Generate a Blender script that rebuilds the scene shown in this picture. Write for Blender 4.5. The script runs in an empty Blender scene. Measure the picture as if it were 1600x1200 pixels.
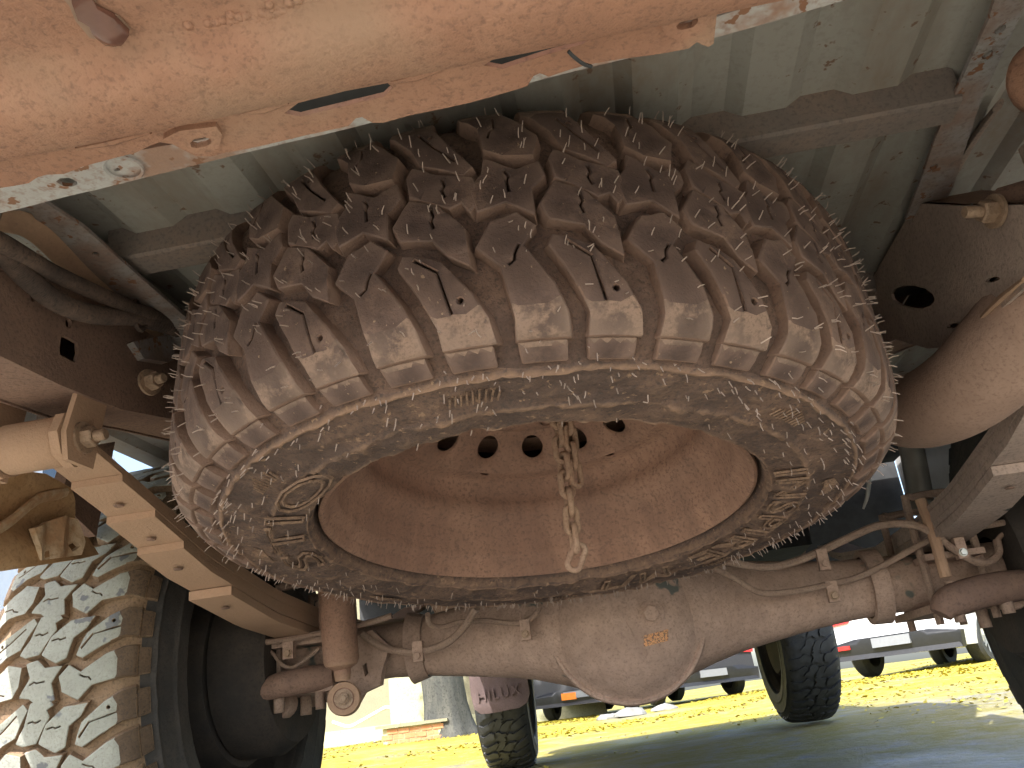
import bpy, bmesh, math, random
from math import sin, cos, pi, radians, hypot, atan2
from mathutils import Vector, Matrix, noise
from mathutils.geometry import delaunay_2d_cdt
random.seed(7)
R = random.Random(11)
scene = bpy.context.scene
C = scene.collection

# ------------------------------------------------------------------ camera
CAM = Vector((0.0229, -1.506, 0.2975))
YAW, PITCH, ROLL, FPX = radians(6.564), radians(21.074), radians(6.988), 1313.9
FW = Vector((-sin(YAW) * cos(PITCH), cos(YAW) * cos(PITCH), sin(PITCH)))
_r0 = Vector((cos(YAW), sin(YAW), 0)); _u0 = _r0.cross(FW)
RT = _r0 * cos(ROLL) - _u0 * sin(ROLL)
UP = _u0 * cos(ROLL) + _r0 * sin(ROLL)
cd = bpy.data.cameras.new('camera'); cam = bpy.data.objects.new('camera', cd); C.objects.link(cam)
cd.sensor_width = 36; cd.lens = 36 * FPX / 1600; cd.clip_start = 0.02; cd.clip_end = 1000
m = Matrix((RT, UP, -FW)).transposed().to_4x4(); m.translation = CAM
cam.matrix_world = m
scene.camera = cam

# ------------------------------------------------------------------ light
SUN_EL, SUN_AZ = radians(52), radians(-157)      # azimuth: direction TO the sun, measured from +Y towards +X
w = bpy.data.worlds.new('World'); scene.world = w; w.use_nodes = True
nt = w.node_tree
sky = nt.nodes.new('ShaderNodeTexSky'); sky.sky_type = 'NISHITA'; sky.sun_disc = False
sky.sun_elevation = SUN_EL; sky.sun_rotation = SUN_AZ
sky.air_density = 1.0; sky.dust_density = 3.0; sky.ozone_density = 1.0
nt.links.new(sky.outputs[0], nt.nodes['Background'].inputs[0])
nt.nodes['Background'].inputs[1].default_value = 0.15
sl = bpy.data.lights.new('sun', 'SUN'); sl.energy = 3.1; sl.angle = radians(0.6); sl.color = (1, .97, .93)
so = bpy.data.objects.new('sun', sl); C.objects.link(so)
sd = Vector((sin(SUN_AZ) * cos(SUN_EL), cos(SUN_AZ) * cos(SUN_EL), sin(SUN_EL)))
so.rotation_euler = sd.to_track_quat('Z', 'Y').to_euler(); so.location = sd * 30
vs = scene.view_settings
vs.view_transform = 'Standard'; vs.look = 'None'; vs.gamma = 1; vs.use_curve_mapping = False
vs.exposure = 1.75
scene.cycles.adaptive_threshold = .03
scene.cycles.max_bounces = 6; scene.cycles.diffuse_bounces = 3; scene.cycles.glossy_bounces = 2

def at(x, y, ax, v):
    """point of the place seen at photo pixel (x, y) on the plane ax = v"""
    d = FW + RT * ((x - 800) / FPX) - UP * ((y - 600) / FPX)
    i = 'XYZ'.index(ax)
    return CAM + d * ((v - CAM[i]) / d[i])

# ------------------------------------------------------------------ materials
def new_mat(name):
    m = bpy.data.materials.new(name); m.use_nodes = True
    return m, m.node_tree, m.node_tree.nodes['Principled BSDF']
def N(nt, typ, **kw):
    n = nt.nodes.new(typ)
    for k, v in kw.items(): setattr(n, k, v)
    return n
def ramp(nt, src, stops):
    r = N(nt, 'ShaderNodeValToRGB'); e = r.color_ramp.elements
    e[0].position, e[1].position = stops[0][0], stops[-1][0]
    for p, c in stops[1:-1]: e.new(p)
    for el, (p, c) in zip(sorted(e, key=lambda q: q.position), stops):
        el.position = p; el.color = (c, c, c, 1) if not hasattr(c, '__len__') else (*c, 1)
    nt.links.new(src, r.inputs[0]); return r.outputs[0]
def noise_n(nt, pos, scale, detail=6, rough=.6, dist=0):
    n = N(nt, 'ShaderNodeTexNoise'); n.inputs['Scale'].default_value = scale
    n.inputs['Detail'].default_value = detail; n.inputs['Roughness'].default_value = rough
    n.inputs['Distortion'].default_value = dist
    nt.links.new(pos, n.inputs['Vector']); return n.outputs[0]
def mix(nt, fac, a, b):
    m = N(nt, 'ShaderNodeMix', data_type='RGBA')
    for s, v in ((0, fac), (6, a), (7, b)):
        if hasattr(v, 'is_linked') or hasattr(v, 'links'): nt.links.new(v, m.inputs[s])
        else: m.inputs[s].default_value = v if s == 0 else (*v, 1)
    return m.outputs[2]
def math_n(nt, op, a, b):
    m = N(nt, 'ShaderNodeMath', operation=op)
    for s, v in ((0, a), (1, b)):
        if hasattr(v, 'links'): nt.links.new(v, m.inputs[s])
        else: m.inputs[s].default_value = v
    return m.outputs[0]

def dirty(name, base, dust, dark, big=6, lo=.4, hi=.62, fine=220, bump=.35, rough=.85, spots=None, spot_scale=40, spot_at=.63,
          metallic=0, edge=None, spec=.25, warp=None, soft=.03, mottle=.3):
    """a surface colour under a broken film of dust: base with patches of dust, fine dark pits, optional spots of bare paint or metal"""
    m, nt, b = new_mat(name)
    g = N(nt, 'ShaderNodeNewGeometry'); pos = g.outputs['Position']
    if warp:
        mp = N(nt, 'ShaderNodeMapping'); mp.inputs['Scale'].default_value = warp; nt.links.new(pos, mp.inputs[0]); pos = mp.outputs[0]
    n1 = noise_n(nt, pos, big, 5, .68, 0)
    f1 = ramp(nt, n1, [(lo, 0), (hi, 1)])
    c = mix(nt, f1, base, dust)
    n2 = noise_n(nt, g.outputs['Position'], fine, 2, .7)
    f2 = ramp(nt, n2, [(.3, .75), (.5, 0)])
    c = mix(nt, f2, c, dark)
    n4 = noise_n(nt, pos, big * 6, 4, .7, .0)
    c = mix(nt, ramp(nt, n4, [(.35, .0), (.75, mottle)]), c, dark)
    if spots:
        n3 = noise_n(nt, g.outputs['Position'], spot_scale, 3, .6, .0)
        c = mix(nt, ramp(nt, n3, [(spot_at, 0), (spot_at + soft, 1)]), c, spots)
    if edge:
        p = ramp(nt, g.outputs['Pointiness'], [(.505, 0), (.56, .7)])
        c = mix(nt, p, c, edge)
    nt.links.new(c, b.inputs['Base Color'])
    b.inputs['Roughness'].default_value = rough; b.inputs['Metallic'].default_value = metallic
    b.inputs['Specular IOR Level'].default_value = spec
    bp = N(nt, 'ShaderNodeBump'); bp.inputs['Strength'].default_value = bump; bp.inputs['Distance'].default_value = .003
    h = n2 if bump < .45 else math_n(nt, 'ADD', math_n(nt, 'MULTIPLY', n2, .5), n4)
    nt.links.new(h, bp.inputs['Height']); nt.links.new(bp.outputs[0], b.inputs['Normal'])
    return m
def plain(name, col, rough=.6, metallic=0, spec=.5, var=.25, scale=30, bump=0, trans=0):
    m, nt, b = new_mat(name)
    g = N(nt, 'ShaderNodeNewGeometry')
    n1 = noise_n(nt, g.outputs['Position'], scale, 5, .6)
    c = mix(nt, ramp(nt, n1, [(.3, 0), (.7, 1)]), tuple(x * (1 - var) for x in col), tuple(min(1, x * (1 + var)) for x in col))
    nt.links.new(c, b.inputs['Base Color']); b.inputs['Roughness'].default_value = rough
    b.inputs['Metallic'].default_value = metallic; b.inputs['Specular IOR Level'].default_value = spec
    if bump:
        bp = N(nt, 'ShaderNodeBump'); bp.inputs['Strength'].default_value = bump; bp.inputs['Distance'].default_value = .01
        nt.links.new(n1, bp.inputs['Height']); nt.links.new(bp.outputs[0], b.inputs['Normal'])
    return m

M = {}
M['beam'] = dirty('dusty_orange_steel', (0.37, 0.195, 0.13), (0.43, 0.245, 0.168), (0.22, 0.122, 0.09), big=7, fine=260, bump=.4, rough=.8, spots=(.36, .235, .165), spot_scale=7, spot_at=.52, soft=.22, mottle=.32)
M['frame'] = dirty('dusty_frame_steel', (0.24, 0.152, 0.118), (0.34, 0.215, 0.16), (0.14, 0.094, 0.078), big=5, fine=240, bump=.3)
M['frame2'] = dirty('dusty_frame_steel_greasy', (0.42, 0.32, 0.27), (0.5, 0.375, 0.315), (0.23, 0.185, 0.165), big=6, fine=200, bump=.35, spots=(.05, .052, .05), spot_scale=9, spot_at=.66)
M['spring'] = dirty('dusty_spring_steel', (0.3, 0.17, 0.12), (0.38, 0.225, 0.16), (0.18, 0.108, 0.082), big=9, fine=260, bump=.35, edge=(.5, .33, .22))
M['axle'] = dirty('dusty_axle_steel', (0.45, 0.31, 0.24), (0.54, 0.38, 0.3), (0.27, 0.185, 0.15), big=7, fine=240, bump=.6, spots=(.14, .145, .13), spot_scale=12, spot_at=.66, mottle=.5)
M['bed'] = dirty('grey_bed_primer', (0.36, 0.345, 0.315), (0.27, 0.215, 0.175), (0.3, 0.28, 0.25), big=4, lo=.46, hi=.66, fine=120, bump=.12, rough=.6, spots=(.20, .125, .09), spot_scale=60, spot_at=.64, soft=.05, warp=(2.6, .9, 1))
M['sill'] = dirty('scratched_pale_paint', (0.461, 0.459, 0.456), (0.353, 0.224, 0.168), (0.294, 0.204, 0.168), big=10, lo=.5, hi=.6, fine=150, bump=.3, rough=.6, spots=(.25, .13, .08), spot_scale=60, spot_at=.6)
M['strap'] = dirty('dusty_pale_strap', (0.353, 0.347, 0.348), (0.274, 0.189, 0.156), (0.196, 0.153, 0.132), big=8, lo=.4, hi=.6, fine=180, bump=.2, spots=(.24, .12, .07), spot_scale=50, spot_at=.62)
M['xmem'] = dirty('dusty_cross_member', (0.245, 0.205, 0.185), (0.325, 0.235, 0.19), (0.155, 0.13, 0.12), big=6, fine=200, bump=.2)
M['rim'] = dirty('rust_dusted_rim', (0.34, 0.195, 0.14), (0.44, 0.262, 0.185), (0.18, 0.112, 0.09), big=6, fine=220, bump=.3, rough=.75, warp=(1, 1, .22), mottle=.6)
M['chain'] = dirty('rusty_chain', (0.36, 0.225, 0.155), (0.46, 0.31, 0.22), (0.22, 0.135, 0.095), big=40, fine=300, bump=.4)
M['block'] = dirty('muddy_tread_rubber', (0.085, 0.056, 0.049), (0.22, 0.142, 0.11), (0.066, 0.049, 0.047), big=16, lo=.52, hi=.68, fine=330, bump=.5, rough=.82, edge=(.24, .16, .13), spots=(.36, .25, .17), spot_scale=170, spot_at=.68)
M['lug'] = dirty('dust_smeared_lug', (0.09, 0.06, 0.052), (0.33, 0.22, 0.165), (0.07, 0.053, 0.05), big=24, lo=.47, hi=.55, fine=330, bump=.35, rough=.82, edge=(.30, .21, .165))
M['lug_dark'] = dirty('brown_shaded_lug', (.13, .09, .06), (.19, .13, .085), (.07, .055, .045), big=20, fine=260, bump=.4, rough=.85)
M['floor'] = dirty('mud_caked_groove_floor', (0.12, 0.078, 0.064), (0.2, 0.126, 0.096), (0.07, 0.052, 0.046), big=18, fine=300, bump=.8, rough=.9)
M['groove'] = dirty('mud_caked_groove', (0.15, 0.09, 0.07), (0.24, 0.148, 0.11), (0.085, 0.06, 0.052), big=18, fine=300, bump=.5, rough=.9, edge=(.27, .175, .135))
M['sidewall'] = dirty('mud_smeared_sidewall', (0.13, 0.088, 0.074), (0.25, 0.158, 0.118), (0.075, 0.06, 0.057), big=15, lo=.42, hi=.66, fine=260, bump=.9, rough=.88, edge=(.38, .24, .16), spots=(.32, .21, .145), spot_scale=120, spot_at=.64)
M['hair'] = plain('rubber_hair', (.46, .36, .31), .8, spec=.2)
M['letter'] = dirty('raised_rubber_letter', (.20, .125, .09), (.34, .22, .15), (.09, .07, .06), big=60, fine=300, bump=.4, rough=.85)
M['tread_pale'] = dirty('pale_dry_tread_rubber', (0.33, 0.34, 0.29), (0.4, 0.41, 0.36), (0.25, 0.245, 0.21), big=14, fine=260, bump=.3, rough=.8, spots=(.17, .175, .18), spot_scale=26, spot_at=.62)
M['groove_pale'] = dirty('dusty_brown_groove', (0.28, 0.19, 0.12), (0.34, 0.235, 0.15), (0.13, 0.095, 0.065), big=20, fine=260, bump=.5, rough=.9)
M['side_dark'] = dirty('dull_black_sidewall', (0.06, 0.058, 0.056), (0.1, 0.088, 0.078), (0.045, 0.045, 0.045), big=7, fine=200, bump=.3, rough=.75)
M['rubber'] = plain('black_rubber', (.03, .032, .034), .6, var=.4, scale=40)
M['drum'] = dirty('dark_brake_drum', (.045, .04, .037), (.075, .06, .05), (.04, .036, .034), big=8, fine=200, bump=.3)
M['hose'] = dirty('dusty_hose', (0.085, 0.062, 0.053), (0.17, 0.115, 0.09), (0.05, 0.04, 0.037), big=20, fine=260, bump=.3)
M['pipe'] = dirty('dusty_exhaust_pipe', (0.4, 0.265, 0.205), (0.47, 0.32, 0.25), (0.28, 0.182, 0.145), big=6, fine=260, bump=.22)
M['line'] = dirty('dusty_brake_pipe', (0.32, 0.22, 0.17), (0.4, 0.285, 0.22), (0.2, 0.14, 0.11), big=30, fine=300, bump=.3)
M['bolt'] = dirty('worn_bolt_steel', (.36, .245, .17), (.46, .33, .235), (.22, .15, .11), big=40, fine=300, bump=.25, rough=.5, metallic=.25)
M['wet'] = plain('wet_brown_mud', (.15, .07, .052), .04, var=.2, scale=60, spec=.6)
M['wetring'] = plain('damp_mud_stain', (.28, .185, .135), .35, var=.2, scale=60)
M['flap'] = dirty('dusty_mud_flap', (0.12, 0.085, 0.08), (0.155, 0.11, 0.105), (0.09, 0.065, 0.06), big=8, fine=150, bump=.15)
M['lit'] = dirty('lit_ochre_dust_panel', (0.5, 0.3, 0.15), (0.6, 0.4, 0.23), (0.33, 0.19, 0.1), big=7, fine=160, bump=.3)  # ochre dust, its colour lightened for the light on the arch panel
M['litpaint'] = dirty('lit_flaking_cream_paint', (0.68, 0.52, 0.36), (0.54, 0.32, 0.18), (0.42, 0.27, 0.16), big=12, lo=.5, hi=.62, fine=130, bump=.3, spots=(.16, .09, .05), spot_scale=30, spot_at=.66)  # cream paint; bright light on the arch bracket put into the colour
M['body'] = plain('white_truck_paint', (.66, .66, .64), .35, var=.05)
M['under'] = plain('dark_underbody', (.035, .036, .037), .8, var=.3)
M['glint'] = plain('bright_zinc', (.55, .55, .52), .3, metallic=.7, var=.1)
M['paint_mark'] = dirty('orange_paint_mark', (.75, .36, .16), (.80, .42, .2), (.30, .18, .12), big=60, lo=.4, hi=.55, fine=420, bump=.1, spots=(.25, .16, .12), spot_scale=330, spot_at=.52)

# ------------------------------------------------------------------ mesh helpers
class MB:
    def __init__(s): s.v = []; s.f = []
    def add(s, vs, fs):
        o = len(s.v); s.v += [tuple(p) for p in vs]; s.f += [tuple(i + o for i in f) for f in fs]
    def box(s, x0, x1, y0, y1, z0, z1, fn=None):
        vs = [(x, y, z) for x in (x0, x1) for y in (y0, y1) for z in (z0, z1)]
        if fn: vs = [fn(p) for p in vs]
        s.add(vs, [(0, 1, 3, 2), (4, 6, 7, 5), (0, 4, 5, 1), (2, 3, 7, 6), (0, 2, 6, 4), (1, 5, 7, 3)])
    def tube(s, path, rad, seg=12, cap=True, sub=6, flat=1.0):
        pts = spline([Vector(p) for p in path], sub) if sub else [Vector(p) for p in path]
        n = len(pts); rr = rad if hasattr(rad, '__len__') else [rad] * n
        if len(rr) != n:
            rr = [rr[min(len(rr) - 1, int(i * (len(rr) - 1) / (n - 1)))] * (1 - (i * (len(rr) - 1) / (n - 1)) % 1) + rr[min(len(rr) - 1, int(i * (len(rr) - 1) / (n - 1)) + 1)] * ((i * (len(rr) - 1) / (n - 1)) % 1) for i in range(n)]
        t0 = (pts[1] - pts[0]).normalized(); u = t0.orthogonal().normalized(); vs = []
        for i, p in enumerate(pts):
            t = (pts[min(i + 1, n - 1)] - pts[max(i - 1, 0)]).normalized()
            u = (u - t * u.dot(t)).normalized(); q = t.cross(u)
            for k in range(seg):
                a = 2 * pi * k / seg; vs.append(p + (u * cos(a) + q * sin(a) * flat) * rr[i])
        fs = [(i * seg + k, i * seg + (k + 1) % seg, (i + 1) * seg + (k + 1) % seg, (i + 1) * seg + k) for i in range(n - 1) for k in range(seg)]
        if cap: fs += [tuple(range(seg))[::-1], tuple((n - 1) * seg + k for k in range(seg))]
        s.add(vs, fs)
    def lathe(s, prof, seg, org=(0, 0, 0), axis=(0, 0, 1), fn=None, caps=False):
        """prof: (radius, height) pairs around axis"""
        z = Vector(axis).normalized(); x = z.orthogonal().normalized(); y = z.cross(x); o = Vector(org); vs = []
        if tuple(axis) == (0, 0, 1): x, y = Vector((1, 0, 0)), Vector((0, 1, 0))
        for r, h in prof:
            for k in range(seg):
                a = 2 * pi * k / seg
                p = o + z * h + (x * cos(a) + y * sin(a)) * r
                vs.append(fn(p, r, h, a) if fn else p)
        n = len(prof)
        fs = [(i * seg + k, i * seg + (k + 1) % seg, (i + 1) * seg + (k + 1) % seg, (i + 1) * seg + k) for i in range(n - 1) for k in range(seg)]
        if caps: fs += [tuple(range(seg))[::-1], tuple((n - 1) * seg + k for k in range(seg))]
        s.add(vs, fs)
    def plate(s, outline, holes, f, step=None, both=True, k0=0, k1=1):
        vs2, tris, loops = tri2d(outline, holes, step)
        n = len(vs2)
        vs = [f(u, v, k1) for u, v in vs2] + [f(u, v, k0) for u, v in vs2]
        fs = [tuple(t) for t in tris]
        if both: fs += [tuple(i + n for i in reversed(t)) for t in tris]
        for lp in loops:
            for a, b in zip(lp, lp[1:] + lp[:1]): fs.append((a, a + n, b + n, b))
        s.add(vs, fs)
    def hexbolt(s, p, axis, r, h, washer=1.5, stub=0):
        ax = Vector(axis).normalized()
        if washer: s.lathe([(0.0001, 0), (r * washer, 0), (r * washer, h * .22), (0.0001, h * .22)], 20, p, ax)
        s.lathe([(r, h * .2), (r, h * .9), (r * .86, h), (0.0001, h)], 6, p, ax)
        if stub: s.lathe([(r * .55, h * .9), (r * .55, h + stub), (r * .45, h + stub * 1.15), (0.0001, h + stub * 1.15)], 12, p, ax)
    def build(s, name, mat, parent=None, smooth=35, recalc=True, **props):
        return mesh_obj(name, s.mesh(name, smooth, recalc), mat, parent, **props)
    def mesh(s, name, smooth=35, recalc=True):
        me = bpy.data.meshes.new(name); me.from_pydata(s.v, [], s.f); me.validate()
        if recalc:
            bm = bmesh.new(); bm.from_mesh(me); bmesh.ops.remove_doubles(bm, verts=bm.verts, dist=1e-6)
            bmesh.ops.recalc_face_normals(bm, faces=bm.faces); bm.to_mesh(me); bm.free()
        if smooth:
            me.polygons.foreach_set('use_smooth', [True] * len(me.polygons)); me.set_sharp_from_angle(angle=radians(smooth))
        return me
def mesh_obj(name, me, mat, parent=None, **props):
    o = bpy.data.objects.new(name, me); C.objects.link(o)
    if mat is not None and not me.materials: me.materials.append(M[mat] if isinstance(mat, str) else mat)
    if parent: o.parent = parent
    for k, v in props.items(): o[k] = v
    return o
def empty(name, loc=(0, 0, 0), parent=None, **props):
    o = bpy.data.objects.new(name, None); C.objects.link(o); o.location = loc; o.empty_display_size = .1
    if parent: o.parent = parent
    for k, v in props.items(): o[k] = v
    return o
def spline(p, sub):
    if len(p) < 3: return [p[0].lerp(p[-1], i / max(1, sub)) for i in range(sub + 1)]
    q = [p[0] * 2 - p[1]] + p + [p[-1] * 2 - p[-2]]; out = []
    for i in range(1, len(q) - 2):
        a, b, c, d = q[i - 1:i + 3]
        for k in range(sub):
            t = k / sub
            out.append(.5 * ((2 * b) + (c - a) * t + (2 * a - 5 * b + 4 * c - d) * t * t + (3 * b - a - 3 * c + d) * t ** 3))
    out.append(p[-1]); return out
def inside(x, y, poly):
    r = False; j = len(poly) - 1
    for i in range(len(poly)):
        xi, yi = poly[i]; xj, yj = poly[j]
        if (yi > y) != (yj > y) and x < (xj - xi) * (y - yi) / (yj - yi) + xi: r = not r
        j = i
    return r
def resample(poly, step):
    out = []
    for (x0, y0), (x1, y1) in zip(poly, poly[1:] + poly[:1]):
        n = max(1, int(hypot(x1 - x0, y1 - y0) / step + .5))
        out += [(x0 + (x1 - x0) * k / n, y0 + (y1 - y0) * k / n) for k in range(n)]
    return out
def tri2d(outline, holes, step=None):
    polys = [list(outline)] + [list(h) for h in holes]
    if step: polys[0] = resample(polys[0], step)
    vs, ed, loops = [], [], []
    for p in polys:
        o = len(vs); vs += [Vector(q) for q in p]; lp = list(range(o, o + len(p))); loops.append(lp)
        ed += list(zip(lp, lp[1:] + lp[:1]))
    if step:
        xs = [q[0] for q in polys[0]]; ys = [q[1] for q in polys[0]]; x = min(xs) + step * .5
        while x < max(xs):
            y = min(ys) + step * .5
            while y < max(ys):
                if inside(x, y, polys[0]) and not any(inside(x, y, h) for h in polys[1:]) and \
                   all(hypot(x - q[0], y - q[1]) > step * .45 for p in polys for q in p): vs.append(Vector((x, y)))
                y += step
            x += step
    ov, oe, of, orig, _, _ = delaunay_2d_cdt(vs, ed, [], 0, 1e-7)
    inv = {}
    for i, l in enumerate(orig):
        for k in l: inv[k] = i
    tris = []
    for t in of:
        cx = sum(ov[i][0] for i in t) / len(t); cy = sum(ov[i][1] for i in t) / len(t)
        if inside(cx, cy, polys[0]) and not any(inside(cx, cy, h) for h in polys[1:]): tris.append(t)
    return [tuple(q) for q in ov], tris, [[inv[i] for i in lp] for lp in loops]
def oval(cx, cy, rx, ry, rot=0, n=18, p=2):
    out = []
    for k in range(n):
        a = 2 * pi * k / n; c, s_ = cos(a), sin(a)
        x = rx * math.copysign(abs(c) ** (2 / p), c); y = ry * math.copysign(abs(s_) ** (2 / p), s_)
        out.append((cx + x * cos(rot) - y * sin(rot), cy + x * sin(rot) + y * cos(rot)))
    return out
def slit(pts, w):
    """thin closed polygon round a polyline"""
    L, Rr = [], []
    for i, p in enumerate(pts):
        a = pts[max(0, i - 1)]; b = pts[min(len(pts) - 1, i + 1)]
        dx, dy = b[0] - a[0], b[1] - a[1]; l = hypot(dx, dy) or 1
        nx, ny = -dy / l * w / 2, dx / l * w / 2
        L.append((p[0] + nx, p[1] + ny)); Rr.append((p[0] - nx, p[1] - ny))
    return L + Rr[::-1]
def text_mesh(body, size, extrude=.001, outline=0, spacing=1.0, shear=0):
    cu = bpy.data.curves.new('txt', 'FONT'); cu.body = body; cu.size = size; cu.space_character = spacing; cu.shear = shear
    cu.resolution_u = 3
    if outline: cu.fill_mode = 'NONE'; cu.bevel_depth = outline; cu.bevel_resolution = 0
    else: cu.extrude = extrude
    o = bpy.data.objects.new('txt', cu); C.objects.link(o)
    dg = bpy.context.evaluated_depsgraph_get(); ev = o.evaluated_get(dg); me0 = ev.to_mesh()
    vs = [v.co.copy() for v in me0.vertices]; fs = [tuple(p.vertices) for p in me0.polygons]
    ev.to_mesh_clear(); bpy.data.objects.remove(o); bpy.data.curves.remove(cu)
    return vs, fs
def fbm(p, s, o=4): return noise.fractal(Vector(p) * s, 1.0, 2.0, o)
def sstep(a, b, x): t = max(0, min(1, (x - a) / (b - a))); return t * t * (3 - 2 * t)

# ------------------------------------------------------------------ tyres
TO = [(0, .391), (.04, .3905), (.07, .3890), (.09, .3858), (.102, .3805), (.113, .3705), (.122, .3555), (.128, .338), (.1315, .318), (.132, .298)]   # (axial, radius) tread surface
TI = [(0, .3785), (.05, .3780), (.08, .3762), (.096, .3712), (.106, .3628), (.1155, .3480), (.1215, .3385), (.1262, .3368), (.1272, .3345), (.1250, .3320), (.1262, .318), (.1285, .298)]              # groove floor
def arc(curve):
    d = [0]
    for a, b in zip(curve, curve[1:]): d.append(d[-1] + hypot(a[0] - b[0], a[1] - b[1]))
    return d
AO, AI = arc(TO), arc(TI)
def along(curve, d, t):
    t = min(abs(t), d[-1] - 1e-6)
    for i in range(len(d) - 1):
        if t <= d[i + 1]:
            k = (t - d[i]) / (d[i + 1] - d[i]); k2 = k
            return (curve[i][0] + (curve[i + 1][0] - curve[i][0]) * k2, curve[i][1] + (curve[i + 1][1] - curve[i][1]) * k2)
    return curve[-1]
NP = 21
PITCH_ANG = 2 * pi / NP
def block_pt(u, v, k):
    """u: axial arc in m (+ = the side facing local -z), v: m along the circumference, k: 0 groove floor .. 1 tread surface"""
    sg = 1 if u >= 0 else -1
    ao, ro = along(TO, AO, u); ai, ri = along(TI, AI, abs(u) * AI[-1] / AO[-1])
    a = ai + (ao - ai) * k; r = ri + (ro - ri) * k
    ph = v / .391
    return (r * cos(ph), r * sin(ph), -sg * a)
def zp(x, y): return ((x - 340) / 720 * .21, (500 - y) / 480 * PITCH_ANG * .391)
BLOCKS = [
 ([(-90, 552), (-90, 404), (15, 398), (110, 345), (212, 275), (238, 305), (168, 432), (100, 462), (0, 540)], [[(40, 440), (108, 388), (180, 315)]], (60, 400)),
 ([(172, 452), (217, 380), (250, 270), (330, 250), (368, 290), (335, 310), (345, 345), (275, 462), (205, 470)], [[(238, 362), (262, 356), (275, 366), (305, 354)]], None),
 ([(290, 470), (330, 385), (420, 312), (540, 305), (500, 365), (445, 405), (422, 500), (372, 522)], [[(335, 405), (365, 398), (378, 406), (405, 398)]], None),
 ([(468, 492), (508, 390), (620, 308), (695, 268), (765, 256), (765, 416), (700, 414), (600, 458), (505, 508)], [[(495, 468), (546, 396), (670, 364)]], (640, 332)),
 ([(-90, 780), (-90, 632), (0, 626), (115, 530), (192, 550), (184, 640), (152, 694), (60, 706), (0, 760)], [[(20, 660), (70, 655), (82, 672), (110, 680)]], None),
 ([(212, 532), (270, 520), (312, 562), (400, 562), (352, 640), (372, 722), (292, 742), (240, 702), (190, 692), (242, 602)], [[(240, 638), (265, 624), (275, 632), (318, 628)]], None),
 ([(390, 612), (440, 560), (500, 600), (620, 528), (697, 498), (765, 490), (765, 650), (700, 646), (560, 670), (490, 734), (410, 686)], [[(497, 615), (520, 630), (543, 634), (556, 652)]], None),
]
LUGS = {0: ([(-92, 545), (-92, 410), (-160, 412), (-160, 540)], []), 3: ([(767, 262), (767, 412), (836, 404), (836, 258)], []),
        4: ([(-92, 775), (-92, 638), (-160, 640), (-160, 770)], []), 6: ([(767, 496), (767, 645), (836, 638), (836, 492)], [])}
def grow(P, a, b):
    cx = sum(p[0] for p in P) / len(P); cy = sum(p[1] for p in P) / len(P)
    return [(cx + (x - cx) * a, cy + (y - cy) * b) for x, y in P]
def block_meshes(tag):
    out = []
    for i, (poly, sipes, stud) in enumerate(BLOCKS):
        P = grow([zp(*q) for q in poly], 1 if i in LUGS else 1.04, 1.13); cx = sum(p[0] for p in P) / len(P); cy = sum(p[1] for p in P) / len(P)
        H = [slit([zp(*q) for q in s_], .0019) for s_ in sipes]
        if stud: H.append(oval(*zp(*stud), .0024, .0024, n=8))
        mb = MB()
        def f(u, v, k):
            g = 1 + .085 * (1 - k)                                   # draft: wider at the groove floor
            if k < .5: u, v = cx + (u - cx) * (1 + .05 * (1 - k)), cy + (v - cy) * 1.13
            p = Vector(block_pt(u, v, k * 1.0 if k > .5 else -.12))
            return p
        mb.plate(P, H, f, step=.011, both=False)
        if i in LUGS:
            lp, ls = LUGS[i]; LP = grow([zp(*q) for q in lp], 1, 1.11)
            mb.plate(LP, [slit([zp(*q) for q in s_], .0019) for s_ in ls], lambda u, v, k: Vector(block_pt(u, v, .74 * k - .1 * (1 - k))), step=.011, both=False)
        me = mb.mesh('tread_block', 0)
        bm = bmesh.new(); bm.from_mesh(me)
        es = [e for e in bm.edges if len(e.link_faces) == 2 and e.calc_face_angle(0) > .9 and e.is_convex]
        bmesh.ops.bevel(bm, geom=es, offset=.0011, segments=1, affect='EDGES', clamp_overlap=True, profile=.6)
        for v_ in bm.verts:
            n_ = noise.noise(v_.co * 90 + Vector((i * 7, 0, 0))); v_.co += v_.co.normalized() * n_ * .0013
        bm.to_mesh(me); bm.free()
        me.materials.append(M['block']); me.materials.append(M['groove']); me.materials.append(M['lug']); me.materials.append(M['block'])
        for p in me.polygons:
            c0_ = p.center; r_ = hypot(c0_.x, c0_.y); up_ = p.normal.dot(Vector((c0_.x / r_, c0_.y / r_, c0_.z * 5 * sstep(.085, .12, abs(c0_.z)))).normalized())
            p.material_index = 1 if up_ < .62 else (2 if .3595 < r_ < .3835 else 0 if r_ >= .3835 else 3)
        me.polygons.foreach_set('use_smooth', [True] * len(me.polygons)); me.set_sharp_from_angle(angle=radians(28))
        out.append(me)
    return out
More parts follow.
